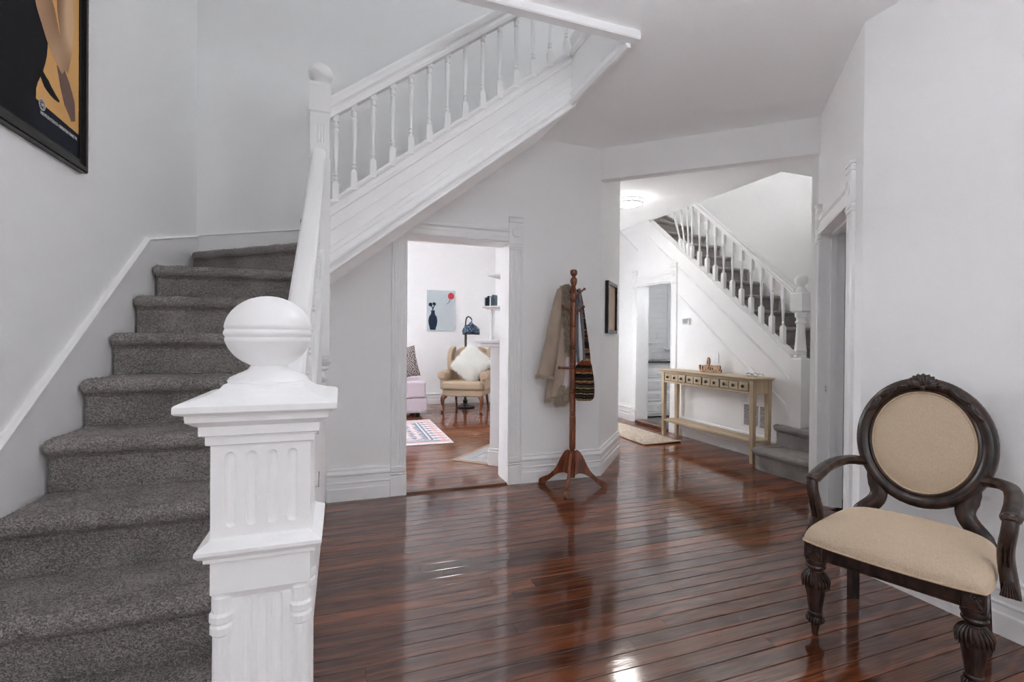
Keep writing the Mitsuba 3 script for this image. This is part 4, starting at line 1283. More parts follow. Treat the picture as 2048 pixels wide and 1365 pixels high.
BG = thing('shoulder_bag', 'slouchy striped knitted shoulder bag hanging on the coat stand', 'bag')
sec = [(1.07, 0.075, 0.0, 0.040, 0.022, 0.03), (1.02, 0.083, 0.0, 0.066, 0.034, 0.028), (0.94, 0.092, 0.0, 0.076, 0.042, 0.012), (0.86, 0.098, 0.0, 0.080, 0.045, 0.0), (0.78, 0.100, 0.0, 0.078, 0.042, 0.0), (0.745, 0.096, 0.0, 0.066, 0.030, 0.0), (0.735, 0.092, 0.0, 0.050, 0.012, 0.0)]
bgm, _ = loft(sec, seed=9, fold=0.03)
obj('body', rack(bgm), 'bag_knit', BG, smooth=True)
obj('strap', rack(tube(spline([[0.116, 0.0, 1.00], [0.114, 0.0, 1.10], [0.098, 0.0, 1.25], [0.078, 0.012, 1.42], [0.060, 0.02, 1.56], [0.040, 0.026, 1.665]], 30), np.linspace(0.031, 0.016, 30), 10, squash=(1.0, 0.32), up=[0, 1, 0])), 'bag_knit', BG, smooth=True, label='striped knitted strap')
obj('strap', rack(tube(spline([[0.045, 0.015, 1.05], [0.034, 0.02, 1.2], [0.030, 0.02, 1.40], [0.034, 0.022, 1.56], [0.044, 0.026, 1.668]], 26), 0.013, 10, squash=(1.0, 0.3), up=[0, 1, 0])), 'bag_strap', BG, smooth=True, label='grey strap end')
obj('strap', rack(tube(spline([[0.092, -0.01, 1.08], [0.085, -0.005, 1.25], [0.066, 0.0, 1.48], [0.046, 0.02, 1.672]], 26), 0.012, 10, squash=(1.0, 0.3), up=[0, 1, 0])), 'bag_strap', BG, smooth=True, label='grey strap end')

# ------------------------------------------------------------------ framed pictures
FP = thing('framed_poster', 'large black framed orange and navy poster on the left wall', 'framed poster')
py0, py1, pz0, pz1 = 1.62, 2.305, 1.872, 2.93
fw = 0.042
X0 = LX
prof_f = [(0, 0), (0.022, 0), (0.026, 0.004), (0.026, 0.014), (0.018, 0.022), (0.012, 0.042), (0, 0.042)]
fr = []
for (a, b) in (((py0, pz0), (py1, pz0)), ((py1, pz0), (py1, pz1)), ((py1, pz1), (py0, pz1)), ((py0, pz1), (py0, pz0))):
    pass
outer = sbox(py0, pz0, py1, pz1)
for q, (inset, h0, h1) in enumerate(((0.0, 0.0, 0.024), (0.004, 0.024, 0.028))):
    pg = outer.buffer(-inset, join_style=2).difference(outer.buffer(-(fw - 0.018 - inset), join_style=2))
    fr.append(place(extrude(pg, h1 - h0), [X0 + h0, 0, 0], [0, 1, 0], [0, 0, 1], [1, 0, 0]))
pg = outer.buffer(-(fw - 0.019), join_style=2).difference(outer.buffer(-fw, join_style=2))
fr.append(place(extrude(pg, 0.018), [X0, 0, 0], [0, 1, 0], [0, 0, 1], [1, 0, 0]))
obj('frame', cat(fr), 'black_gloss', FP, label='glossy black frame')
onw = lambda poly, h, base=0.010: place(extrude(poly, h), [X0 + base, 0, 0], [0, 1, 0], [0, 0, 1], [1, 0, 0])
PR = obj('print', onw(outer.buffer(-(fw - 0.004), join_style=2), 0.003), 'poster_navy', FP, label='printed poster sheet')
lay = lambda poly, k, m, name, lab=None: obj(name, onw(poly, 0.0004, 0.0131 + 0.0004 * k), m, PR, label=lab)
ytx1 = py1 - fw
bow = lambda pts: Polygon(spline(pts, 60))
orange = Polygon([(1.995, 2.018), (ytx1, 2.006), (ytx1, pz1 - fw), (2.02, pz1 - fw)] + [tuple(q) for q in spline([(2.02, pz1 - fw), (2.03, 2.6), (2.05, 2.35), (2.06, 2.22), (2.03, 2.12), (2.005, 2.075), (1.995, 2.018)], 30)[1:-1]]).buffer(0)
lay(orange, 0, 'poster_orange', 'colour_field', 'orange field')
# plain flowing ribbons, tan and brown
def ribbon(pts, w):
    c = spline(pts, 50)
    t = np.gradient(c, axis=0)
    t /= np.linalg.norm(t, axis=1, keepdims=True)
    n_ = np.stack([-t[:, 1], t[:, 0]], 1)
    ww = np.interp(np.linspace(0, 1, 50), np.linspace(0, 1, len(w)), w)[:, None]
    return Polygon(np.vstack([c + n_ * ww, (c - n_ * ww)[::-1]])).buffer(0)
lay(ribbon([(2.135, 2.95), (2.15, 2.70), (2.165, 2.45), (2.175, 2.28), (2.165, 2.20)], [0.035, 0.04, 0.05, 0.055, 0.02]).intersection(outer.buffer(-fw)), 1, 'poster_tan', 'ribbon', 'tan curved band')
lay(ribbon([(2.165, 2.20), (2.11, 2.25), (2.05, 2.34), (2.0, 2.44), (1.99, 2.52)], [0.03, 0.05, 0.06, 0.05, 0.02]), 2, 'poster_tan', 'ribbon')
lay(ribbon([(2.13, 2.20), (2.165, 2.15), (2.20, 2.09), (2.225, 2.04)], [0.02, 0.036, 0.04, 0.015]), 1, 'poster_brown', 'ribbon', 'brown curved band')
lay(ribbon([(2.02, 2.12), (2.06, 2.09), (2.10, 2.075), (2.13, 2.07)], [0.012, 0.02, 0.014, 0.004]), 2, 'poster_navy', 'ribbon', 'dark curved band')
em = Point(2.026, 2.012)
rg = em.buffer(0.019).difference(em.buffer(0.0165)).union(em.buffer(0.0125).difference(em.buffer(0.0112)))
lay(em.buffer(0.0185), 3, 'poster_navy', 'emblem_ground')
emb = [onw(rg, 0.0004, 0.0148)]
wt = meshkit.text_mesh('W', 0.012, 0.0004, bold=True)
emb.append(place(wt, [X0 + 0.0149, 2.026 - 0.0075, 2.006], [0, 1, 0], [0, 0, 1], [1, 0, 0]))
for k in range(20):
    a = k * 2 * PI / 20
    emb.append(onw(sbox(-0.0006, -0.0012, 0.0006, 0.0012).__class__([(2.026 + 0.0145 * math.cos(a) + dx, 2.012 + 0.0145 * math.sin(a) + dz) for dx, dz in ((-0.0007, -0.001), (0.0007, -0.001), (0.0007, 0.001), (-0.0007, 0.001))]), 0.0004, 0.0148))
obj('emblem', cat(emb), 'poster_white', PR, label='small round white emblem with a W')
tx = meshkit.text_mesh('WAR PRODUCTION CO-ORDINATING COMMITTEE', 0.0105, 0.0004, bold=True)
tx.apply_scale([0.232 / tx.extents[0], 1, 1])
obj('lettering', place(tx, [X0 + 0.0137, 2.018, 1.9795], [0, 1, 0], [0, 0, 1], [1, 0, 0]), 'poster_white', PR, label='white lettering WAR PRODUCTION CO-ORDINATING COMMITTEE')

SP = thing('framed_picture', 'narrow dark framed parchment picture on the short slanted wall', 'framed picture')
s0, s1 = 0.225, 0.655
q0 = C6 + DG * 0.21
dgm = lambda poly, h, base: place(extrude(poly, h), [C6[0] - NG[0] * 0 + NG[0] * base, C6[1] + NG[1] * base, 0], [DG[0], DG[1], 0], [0, 0, 1], [NG[0], NG[1], 0])
po = sbox(0.223, 1.307, 0.682, 1.815)
obj('frame', cat([dgm(po.difference(po.buffer(-0.032, join_style=2)), 0.032, 0.001)]), 'black_gloss', SP)
obj('picture', dgm(po.buffer(-0.02, join_style=2), 0.012, 0.001), 'parchment', SP, label='faded parchment sheet')
lines = [sbox(0.30, 1.73 - 0.02 * k, 0.30 + 0.28 * (0.6 + 0.4 * random.random()), 1.7325 - 0.02 * k) for k in range(2, 15)] + [sbox(0.29, 1.40, 0.345, 1.455)]
obj('print', cat([dgm(l, 0.0005, 0.013) for l in lines]), 'tile_border', SP, kind='stuff')

# ------------------------------------------------------------------ console table and what stands on it
CN = thing('console_table', 'long pale wooden console table with small drawers and a low shelf in the hall', 'console table')
cx0, cx1, cy0, cy1, ct = 3.905, 4.155, 3.735, 5.20, 0.872
obj('table_top', cat([bbox(cx0 - 0.025, cx1 + 0.005, cy0 - 0.04, cy1 + 0.04, ct - 0.018, ct, 0.005), bbox(cx0 - 0.012, cx1 + 0.003, cy0 - 0.025, cy1 + 0.025, ct - 0.032, ct - 0.017, 0.005)]), 'console_wood', CN)
lg = 0.048
for a in (cx0, cx1 - lg):
    for b in (cy0, cy1 - lg):
        c0, c1 = np.array([a + lg / 2, b + lg / 2]), lg / 2
        pts = []
        for z, h in ((0.0, c1 * 0.78), (ct - 0.19, c1), (ct - 0.031, c1)):
            pts += [[c0[0] + sx * h, c0[1] + sy * h, z] for sx in (-1, 1) for sy in (-1, 1)]
        obj('leg', trimesh.convex.convex_hull(np.array(pts)), 'console_wood', CN)
z0_, z1_ = 0.705, ct - 0.032
obj('apron', cat([bbox(cx0 + 0.004, cx0 + 0.03, cy0 + lg, cy1 - lg, z1_ - 0.014, z1_, 0.002), bbox(cx0 + 0.004, cx0 + 0.03, cy0 + lg, cy1 - lg, z0_, z0_ + 0.022, 0.002),
                  box(cx0 + 0.016, cx0 + 0.028, cy0 + lg, cy1 - lg, z0_, z1_),
                  bbox(cx0 + lg - 0.002, cx1 - lg + 0.002, cy0 + 0.006, cy0 + 0.026, z0_, z1_, 0.002), bbox(cx0 + lg - 0.002, cx1 - lg + 0.002, cy1 - 0.026, cy1 - 0.006, z0_, z1_, 0.002), bbox(cx1 - 0.026, cx1 - 0.006, cy0 + lg, cy1 - lg, z0_, z1_, 0.002)]), 'console_wood', CN)
obj('shelf', bbox(cx0 + 0.008, cx1 - 0.008, cy0 + 0.01, cy1 - 0.01, 0.205, 0.232, 0.004), 'console_wood', CN)
groups = [3, 2, 2, 3]
unit = (cy1 - cy0 - 2 * lg - 5 * 0.014) / 10
yy = cy0 + lg + 0.014
for g in groups:
    w_ = g * unit
    dz0, dz1 = z0_ + 0.024, z1_ - 0.016
    D = obj('drawer', cat([box(cx0 + 0.006, cx0 + 0.02, yy + 0.002, yy + w_ - 0.002, dz0 + 0.002, dz1 - 0.002)] + [bbox(cx0 - 0.001, cx0 + 0.008, yy + k * unit + 0.006, yy + (k + 1) * unit - 0.006, dz0 + 0.006, dz1 - 0.006, 0.002) for k in range(g)]), 'console_front', CN)
    rim = sbox(yy, dz0, yy + w_, dz1)
    obj('gap_shade', place(extrude(rim.difference(rim.buffer(-0.0042, join_style=2)), 0.004), [cx0 + 0.008, 0, 0], [0, 1, 0], [0, 0, 1], [1, 0, 0]), 'black_matte', D)  # black rim standing in for the shade round the drawer
    for k in range(g):
        kn = lathe([(0.006, 0), (0.006, 0.006), (0.0155, 0.009), (0.0172, 0.013), (0.014, 0.018), (0.0001, 0.020)], 16)
        obj('knob', place(kn, [cx0 - 0.001, yy + (k + 0.5) * unit, (dz0 + dz1) / 2], [0, 0, 1], [0, 1, 0], [-1, 0, 0]), 'black_gloss', D, smooth=40, label='small black knob')
    yy += w_ + 0.014

# cursive sign
def stroke(*segs):
    out = []
    for s in segs:
        out.append(LineString(spline(s, 40)).buffer(0.0068))
    return shapely.union_all(out)
wl = stroke([(0.0, 0.055), (0.006, 0.02), (0.018, 0.008), (0.030, 0.022), (0.034, 0.05), (0.036, 0.022), (0.048, 0.008), (0.060, 0.022), (0.062, 0.055), (0.070, 0.045)],
            [(0.066, 0.026), (0.082, 0.030), (0.092, 0.044), (0.082, 0.055), (0.072, 0.040), (0.078, 0.014), (0.094, 0.010), (0.104, 0.024)],
            [(0.100, 0.022), (0.120, 0.060), (0.126, 0.105), (0.114, 0.118), (0.106, 0.09), (0.108, 0.03), (0.120, 0.010), (0.130, 0.022)],
            [(0.158, 0.050), (0.146, 0.054), (0.136, 0.036), (0.142, 0.012), (0.156, 0.010), (0.164, 0.020)],
            [(0.180, 0.052), (0.168, 0.044), (0.168, 0.018), (0.180, 0.010), (0.190, 0.024), (0.188, 0.046), (0.180, 0.052)],
            [(0.196, 0.046), (0.204, 0.052), (0.205, 0.010)], [(0.205, 0.03), (0.214, 0.052), (0.221, 0.046), (0.222, 0.010)], [(0.222, 0.03), (0.231, 0.052), (0.238, 0.046), (0.240, 0.018), (0.248, 0.012)],
            [(0.246, 0.026), (0.262, 0.030), (0.270, 0.044), (0.260, 0.055), (0.251, 0.038), (0.258, 0.014), (0.272, 0.010), (0.284, 0.022)])
wl = affinity.scale(wl.simplify(0.0005), 0.88, 1.42, origin=(0, 0))
yaw = math.radians(24)
sdx = np.array([math.sin(yaw) * 1.0, -math.cos(yaw), 0])       # reading direction, right as seen from the foyer
sdn = np.array([-math.cos(yaw), -math.sin(yaw), 0])            # face towards the viewer
so = np.array([4.00, 4.62, ct - 0.003]) 
WS = thing('welcome_sign', 'chunky wooden script sign reading welcome standing on the console table', 'sign')
obj('back', place(extrude(wl, 0.036), so - sdn * 0.040, sdx, [0, 0, 1], sdn), 'sign_wood', WS, label='dark wooden sides')
obj('lettering', place(extrude(wl.buffer(-0.0008), 0.0045), so - sdn * 0.0045, sdx, [0, 0, 1], sdn), 'sign_face', WS, label='pale wooden face reading welcome')

EG = thing('eyeglasses', 'thin dark framed eyeglasses lying folded on the console table', 'glasses')
gl = []
for sg in (-1, 1):
    c = np.array([0.033 * sg, 0.0])
    lens = [(c[0] + 0.026 * math.copysign(abs(math.cos(a)) ** 0.8, math.cos(a)), 0.0, 0.020 + 0.0185 * math.copysign(abs(math.sin(a)) ** 0.8, math.sin(a))) for a in np.linspace(0, 2 * PI, 33)]
    gl.append(lens)
gm = lambda m: place(m, [4.02, 3.86, ct + 0.0012], [0.30, -0.954, 0], [0.954, 0.30, 0], [0, 0, 1])
obj('front', gm(cat([tube(q, 0.0019, 6) for q in gl] + [tube([[-0.007, 0, 0.024], [0, -0.002, 0.029], [0.007, 0, 0.024]], 0.0012, 6)])), 'black_gloss', EG, smooth=True)
for sg in (-1, 1):
    obj('temple', gm(tube(spline([[0.060 * sg, 0.0, 0.030], [0.060 * sg, 0.05, 0.028], [0.058 * sg, 0.11, 0.020], [0.055 * sg, 0.138, 0.002]], 14), 0.0019, 6)), 'black_gloss', EG, smooth=True)
    obj('lens', gm(place(extrude(Polygon([(q[0], q[2]) for q in gl[0 if sg < 0 else 1]]), 0.0004), [0, 0.0002, 0], [1, 0, 0], [0, 0, 1], [0, -1, 0])), 'lens_glass', EG)

# wall fittings of the hall
def outlet(name, label, y, z, x=CX, s=-1):
    t = thing(name, label, 'outlet')
    obj('plate', bbox(x - 0.007, x + 0.001, y - 0.036, y + 0.036, z - 0.058, z + 0.058, 0.003), 'white_plastic', t)
    for dz in (-0.024, 0.024):
        k = obj('socket', bbox(x - 0.009, x - 0.006, y - 0.017, y + 0.017, z + dz - 0.014, z + dz + 0.014, 0.002), 'pale_paint', t)
        obj('slot', cat([box(x - 0.0096, x - 0.0088, y - 0.008, y - 0.005, z + dz - 0.004, z + dz + 0.006), box(x - 0.0096, x - 0.0088, y + 0.005, y + 0.008, z + dz - 0.004, z + dz + 0.006)]), 'grey_plastic', k)
    return t


outlet('outlet', 'white double wall outlet above the console table', 4.557, 1.045)
TH = thing('thermostat', 'small grey rectangular thermostat on the hall wall beside the kitchen doorway', 'thermostat')
obj('body', bbox(CX - 0.028, CX + 0.001, 5.02, 5.135, 1.45, 1.53, 0.004), 'pale_paint', TH)
obj('face', bbox(CX - 0.030, CX - 0.026, 5.035, 5.132, 1.46, 1.52, 0.002), 'grey_plastic', TH, label='grey display')
VG = thing('vent_grille', 'white slotted return air grille behind the console table leg', 'vent grille')
vy0, vy1, vz0, vz1 = 3.80, 4.17, 0.30, 0.575
pl = sbox(vy0, vz0, vy1, vz1)
cols_ = [(vy0 + 0.03 + k * 0.108, vy0 + 0.03 + k * 0.108 + 0.088) for k in range(3)]
for a, b in cols_:
    pl = pl.difference(sbox(a, vz0 + 0.025, b, vz1 - 0.025))
obj('frame', place(extrude(pl, 0.008), [CX - 0.008, 0, 0], [0, 1, 0], [0, 0, 1], [1, 0, 0]), 'white_plastic', VG)
obj('duct_shade', box(CX - 0.001, CX + 0.0005, vy0 + 0.01, vy1 - 0.01, vz0 + 0.01, vz1 - 0.01), 'black_matte', VG, label='dark sheet for the shade behind the slats')  # black sheet on the wall, painted-in shade for the grille
for a, b in cols_:
    for k in range(15):
        z = vz0 + 0.03 + k * 0.0152
        put('slat', mikit.ply(place(box(-0.0045, 0.0045, a, b, -0.0012, 0.0012), [CX - 0.0052, 0, z + 0.004], [0.8, 0, 0.6], [0, 1, 0], [-0.6, 0, 0.8]), 'white_plastic'), VG)

# hall ceiling light: two rings round a lit diffuser
HL = thing('ceiling_light', 'round flush ceiling light with two metal rings in the hall', 'ceiling light')
lc = (3.335, 5.12)
obj('pan', lathe([(0.12, H - 0.012), (0.12, H)], 40, lc), 'white_plastic', HL, smooth=30)
scene[HL + '__diffuser'] = {**mikit.ply(lathe([(0.0001, H - 0.102), (0.06, H - 0.098), (0.12, H - 0.088), (0.155, H - 0.072), (0.158, H - 0.06), (0.158, H - 0.014), (0.10, H - 0.0125)], 48, lc), 'white_plastic', True), 'emitter': {'type': 'area', 'radiance': rgb((LAMP, LAMP * 0.97, LAMP * 0.92))}}
labels[HL + '__diffuser'] = {'label': 'glowing white diffuser'}
for z in (H - 0.024, H - 0.070):
    r_ = [[lc[0] + 0.170 * math.cos(a), lc[1] + 0.170 * math.sin(a), z] for a in np.linspace(0, 2 * PI, 49)]
    obj('ring', tube(r_, 0.0065, 8, up=[0, 0, 1]), 'chrome', HL, smooth=True)
for a in (0.3, 1.87, 3.44, 5.01):
    obj('strut', tube([[lc[0] + 0.17 * math.cos(a), lc[1] + 0.17 * math.sin(a), H - 0.07], [lc[0] + 0.17 * math.cos(a), lc[1] + 0.17 * math.sin(a), H - 0.002]], 0.004, 6), 'chrome', HL)

# runner in the hall
RN = thing('runner', 'long woven jute runner on the hall floor', 'rug')
rx0, rx1, ry0, ry1 = 3.38, 3.885, 4.80, 8.1
nx, ny = 42, 200
gx, gy = np.meshgrid(np.linspace(rx0, rx1, nx), np.linspace(ry0, ry1, ny), indexing='ij')
dx = 0.012 * np.sin(gy * 9) * 0.3 + 0.006 * meshkit.noise(np.stack([gy * 14, gy * 0, gy * 0], -1))
gz = 0.016 + 0.004 * meshkit.noise(np.stack([gx * 24, gy * 60, gx * 0], -1)) + 0.010 * np.exp(-((gy - ry0) / 0.04) ** 2) * (gx - rx0) / (rx1 - rx0)
V = np.stack([gx + dx * (np.abs(gx - 3.65) / 0.27), gy, gz], -1).reshape(-1, 3)
idx = np.arange(nx * ny).reshape(nx, ny)
q = np.stack([idx[:-1, :-1], idx[1:, :-1], idx[1:, 1:], idx[:-1, 1:]], -1).reshape(-1, 4)
obj('pile', trimesh.Trimesh(V, np.vstack([q[:, [0, 1, 2]], q[:, [0, 2, 3]]]), process=False), 'jute', RN, smooth=True)
obj('backing', box(rx0 + 0.004, rx1 - 0.004, ry0 + 0.004, ry1, 0.0008, 0.013), 'rug_backing', RN)
obj('binding', tube([[rx0 - 0.004, ry0, 0.012], [(rx0 + rx1) / 2, ry0 - 0.004, 0.016], [rx1 + 0.006, ry0, 0.022]], 0.012, 8, squash=(1.2, 0.8)), 'jute_edge', RN, smooth=True, label='pale bound end')
obj('binding', cat([tube([[x_, y_, 0.009] for y_ in np.linspace(ry0, ry1, 30)], 0.009, 6) for x_ in (rx0 - 0.002, rx1 + 0.004)]), 'jute_edge', RN, smooth=True)

# ------------------------------------------------------------------ kitchen beyond the doorway
KC = thing('kitchen_cabinet', 'white kitchen base cabinet of drawers seen through the far doorway', 'cabinet')
kx0, kx1, ky = 4.30, 5.75, 6.26
obj('body', box(kx0, kx1, ky + 0.02, 6.80, 0.06, 0.885), 'trim_paint', KC)
zz = 0.10
for h in (0.20, 0.17, 0.19, 0.12):
    k = obj('drawer', cat([bbox(kx0 + 0.01, kx1 - 0.01, ky, ky + 0.02, zz, zz + h - 0.012, 0.005), bbox(kx0 + 0.05, kx1 - 0.05, ky - 0.008, ky + 0.004, zz + 0.035, zz + h - 0.045, 0.006)]), 'trim_paint', KC)
    obj('knob', lathe([(0.004, 0), (0.005, 0.012), (0.011, 0.018), (0.0001, 0.024)], 12).apply_transform(trimesh.transformations.rotation_matrix(PI / 2, [1, 0, 0])).apply_translation([4.62, ky - 0.006, zz + h / 2]), 'chrome', k)
    zz += h
WT = thing('worktop', 'dark polished worktop on the white kitchen cabinet', 'worktop')
obj('slab', bbox(kx0, kx1, ky - 0.03, 6.805, 0.887, 0.918, 0.004), 'dark_counter', WT)
struct('wall_kitchen', cat([box(4.30, 5.86, 6.82, 6.90, 0, 2.45), box(4.30, 5.86, 5.17, 5.2, 0, 2.2), box(4.30, 5.86, 5.17, 6.9, 2.20, 2.24), box(5.80, 5.86, 5.17, 6.9, 0, 2.24)]), 'wall_paint')
struct('floor_kitchen', box(4.30, 5.80, 5.2, 6.82, -0.02, 0.042), 'grey_floor')
for k in range(16):
    obj('board', bbox(4.31, 5.79, 6.812, 6.822, 0.95 + k * 0.083, 0.95 + k * 0.083 + 0.079, 0.002), 'trim_paint', 'wall_kitchen')
KB_ = thing('shelf_bracket', 'white scrolled shelf bracket standing on the dark kitchen worktop', 'bracket')
br = Polygon(np.vstack([[(0.0, 0.0), (0.07, 0.0)], spline([(0.07, 0.0), (0.075, 0.10), (0.10, 0.17), (0.155, 0.215), (0.165, 0.24)], 20), [(0.165, 0.265), (0.0, 0.265)]]))
obj('scroll', place(extrude(br, 0.05), [4.655, 6.62, 0.919], [1, 0, 0], [0, 0, 1], [0, -1, 0]), 'trim_paint', KB_)
KS = thing('wall_shelf', 'short white shelf on the scrolled kitchen bracket', 'shelf')
obj('board', bbox(4.36, 4.84, 6.52, 6.81, 1.186, 1.21, 0.003), 'trim_paint', KS)
kt = thing('outlet', 'white outlet on the kitchen boards seen through the doorway', 'outlet')
obj('plate', bbox(4.99, 5.06, 6.803, 6.812, 1.26, 1.375, 0.003), 'white_plastic', kt)
obj('socket', cat([bbox(5.01, 5.04, 6.800, 6.805, z, z + 0.028, 0.002) for z in (1.28, 1.325)]), 'pale_paint', kt)
WN = struct('window_1', cat([bbox(5.215, 5.33, 6.79, 6.815, 1.10, 2.2, 0.004), bbox(5.16, 5.6, 6.76, 6.815, 1.075, 1.105, 0.004)]), 'trim_paint', label='edge of a white window casing in the kitchen')

# ------------------------------------------------------------------ the sitting room
WA = thing('wall_art', 'pale blue-grey canvas with a dark vase and a red disc on the sitting room wall', 'wall art')
ax0, ax1, az0, az1 = 1.485, 2.015, 1.377, 2.135
AY = 8.925
obj('canvas', bbox(ax0, ax1, AY - 0.032, AY - 0.001, az0, az1, 0.004), 'canvas_blue', WA)
onc = lambda poly, k=0: place(extrude(poly, 0.0008), [0, AY - 0.032 + 0.0001 - 0.0004 * k, 0], [1, 0, 0], [0, 0, 1], [0, -1, 0])
vs = [(0.05, 0.0), (0.055, 0.03), (0.075, 0.10), (0.085, 0.17), (0.07, 0.24), (0.04, 0.29), (0.03, 0.33), (0.042, 0.36)]
vc = 1.595
vase = Polygon([(vc + a, az0 + 0.02 + b) for a, b in vs] + [(vc - a, az0 + 0.02 + b) for a, b in vs[::-1]])
stems = shapely.union_all([LineString(spline([(vc, az0 + 0.36), (vc + 0.01, az0 + 0.44), (vc + 0.05, az0 + 0.50)], 12)).buffer(0.008), LineString(spline([(vc, az0 + 0.36), (vc - 0.02, az0 + 0.45), (vc - 0.05, az0 + 0.49)], 12)).buffer(0.008), Point(vc - 0.045, az0 + 0.49).buffer(0.035), Point(vc + 0.02, az0 + 0.505).buffer(0.028)])
obj('motif', onc(vase.union(stems)), 'ink', WA, label='dark vase shape')
obj('motif', onc(Point(1.935, 2.035).buffer(0.062)), 'red_ink', WA, label='red disc')
obj('motif', onc(LineString(spline([(1.925, 1.97), (1.90, 1.93), (1.88, 1.90), (1.85, 1.885)], 12)).buffer(0.004)), 'ink', WA, label='thin dark stroke')

# settee end
SO = thing('settee', 'low lilac upholstered settee with nailhead trim, seen in part through the doorway', 'sofa')
obj('base', rbox(-0.5, 1.262, 7.45, 8.25, 0.085, 0.315, 0.018), 'lilac', SO, uv=None, smooth=40)
obj('seat_cushion', rbox(-0.5, 1.235, 7.43, 8.25, 0.318, 0.575, 0.035), 'lilac', SO, smooth=40)
for x_, y_ in ((1.12, 7.55), (1.12, 8.12), (-0.3, 7.55), (-0.3, 8.12)):
    obj('leg', square([(0.026, 0.012), (0.040, 0.10)], (x_, y_)), 'black_gloss', SO)
nh = mikit.ply(ball([0, 0, 0], [0.012, 0.008, 0.012], 1), 'chrome', True)
for k in range(22):
    put('nailhead', nh, SO, to_world=T().translate([1.24 - k * 0.042, 7.449, 0.122]))
for k in range(6):
    put('nailhead', nh, SO, to_world=T().translate([1.263, 7.48 + k * 0.042, 0.122]).rotate([0, 0, 1], 90))
SC = thing('cushion', 'square cushion with a dark scrolled pattern standing on the lilac settee', 'cushion')


def pillow(w, h, th, n=36, pinch=0.06):
    g = np.linspace(-1, 1, n)
    s, t = np.meshgrid(g, g, indexing='ij')
    out = []
    for sg in (-1, 1):
        x = s * w / 2 * (1 - pinch * (1 - t ** 2))
        z = t * h / 2 * (1 - pinch * (1 - s ** 2))
        y_ = sg * th / 2 * ((1 - s ** 4) * (1 - t ** 4)) ** 0.5
        out.append(np.stack([x, y_, z], -1).reshape(-1, 3))
    idx = np.arange(n * n).reshape(n, n)
    q = np.stack([idx[:-1, :-1], idx[1:, :-1], idx[1:, 1:], idx[:-1, 1:]], -1).reshape(-1, 4)
    F = np.vstack([q[:, [0, 1, 2]], q[:, [0, 2, 3]]])
    return trimesh.Trimesh(np.vstack(out), np.vstack([F, F[:, ::-1] + n * n]), process=False)


pm = pillow(0.50, 0.50, 0.20)
puv = pm.vertices[:, [0, 2]].copy()
pm.apply_transform(trimesh.transformations.rotation_matrix(math.radians(-10), [0, 1, 0]))
pm.apply_transform(trimesh.transformations.rotation_matrix(math.radians(-14), [1, 0, 0]))
pm.apply_translation([0.90, 7.72, 0.845])
obj('cover', pm, 'cushion_print', SC, smooth=True, uv=puv)

# wing chair
WCO, wr = np.array([1.875, 7.71, 0.012]), math.radians(-30)
wu, wv = np.array([math.cos(wr), math.sin(wr), 0]), np.array([-math.sin(wr), math.cos(wr), 0])
wing = lambda m: place(m, WCO, wu, wv, [0, 0, 1])
WC = thing('wing_chair', 'tan upholstered wing chair on curved dark legs in the sitting room', 'chair')
obj('seat_base', wing(rbox(-0.34, 0.34, -0.02, 0.62, 0.27, 0.39, 0.03)), 'tan_fabric', WC, smooth=40)
obj('seat_cushion', wing(rbox(-0.345, 0.345, -0.07, 0.56, 0.385, 0.515, 0.045)), 'tan_fabric', WC, smooth=40)
bk = np.array([[x_, y_ + (z - 0.5) * 0.16, z] for x_, z in [(0.335 * math.copysign(abs(math.cos(a)) ** 0.5, math.cos(a)), 0.84 + 0.235 * math.sin(a)) for a in np.linspace(0, PI, 22)] + [(-0.335, 0.45), (0.335, 0.45)] for y_ in (0.50, 0.62)])
bk[:, 2] = np.where(bk[:, 2] > 1.05, 1.05 + (bk[:, 2] - 1.05) * 1.5, bk[:, 2])
obj('back', wing(trimesh.convex.convex_hull(bk)), 'tan_fabric', WC, smooth=40)
for s in (-1, 1):
    ol = spline([(0.66, 1.085), (0.52, 1.06), (0.41, 0.99), (0.37, 0.87), (0.38, 0.74), (0.42, 0.62)], 30)
    pg = Polygon(np.vstack([ol, [(0.60, 0.60)]]))
    wg = extrude(pg, 0.07)
    obj('wing', wing(place(wg, [s * 0.345 - 0.035, 0, 0], [0, 1, 0], [0, 0, 1], [1, 0, 0])), 'tan_fabric', WC, smooth=40)
    ar = cat([rbox(s * 0.345 - 0.05, s * 0.345 + 0.05, 0.02, 0.58, 0.38, 0.62, 0.03), tube([[s * 0.36, 0.0, 0.615], [s * 0.36, 0.55, 0.635]], 0.068, 18), ball([s * 0.36, 0.0, 0.615], [0.068, 0.02, 0.068], 2)])
    obj('armrest', wing(ar), 'tan_fabric', WC, smooth=40)
    pts = [[s * 0.30, 0.03, 0.28], [s * 0.335, -0.01, 0.21], [s * 0.325, 0.0, 0.12], [s * 0.315, -0.005, 0.05], [s * 0.335, -0.04, 0.016]]
    obj('leg', wing(tube(spline(pts, 20), np.interp(np.linspace(0, 1, 20), [0, 0.25, 0.7, 0.9, 1], [0.045, 0.036, 0.018, 0.017, 0.026]), 12)), 'cherry_wood', WC, smooth=True)
    obj('leg', wing(tube([[s * 0.28, 0.56, 0.28], [s * 0.29, 0.64, 0.0]], [0.024, 0.017], 4)), 'cherry_wood', WC)
FCN = thing('cushion', 'fluffy white fur cushion leaning in the tan wing chair', 'cushion')
pm = pillow(0.50, 0.50, 0.20, 20)
pm.apply_transform(trimesh.transformations.rotation_matrix(math.radians(38), [0, 1, 0]))
pm.apply_transform(trimesh.transformations.rotation_matrix(math.radians(-20), [1, 0, 0]))
pm.apply_translation([0.07, 0.31, 0.80])
obj('cover', wing(pm), 'white_fur', FCN, smooth=True)
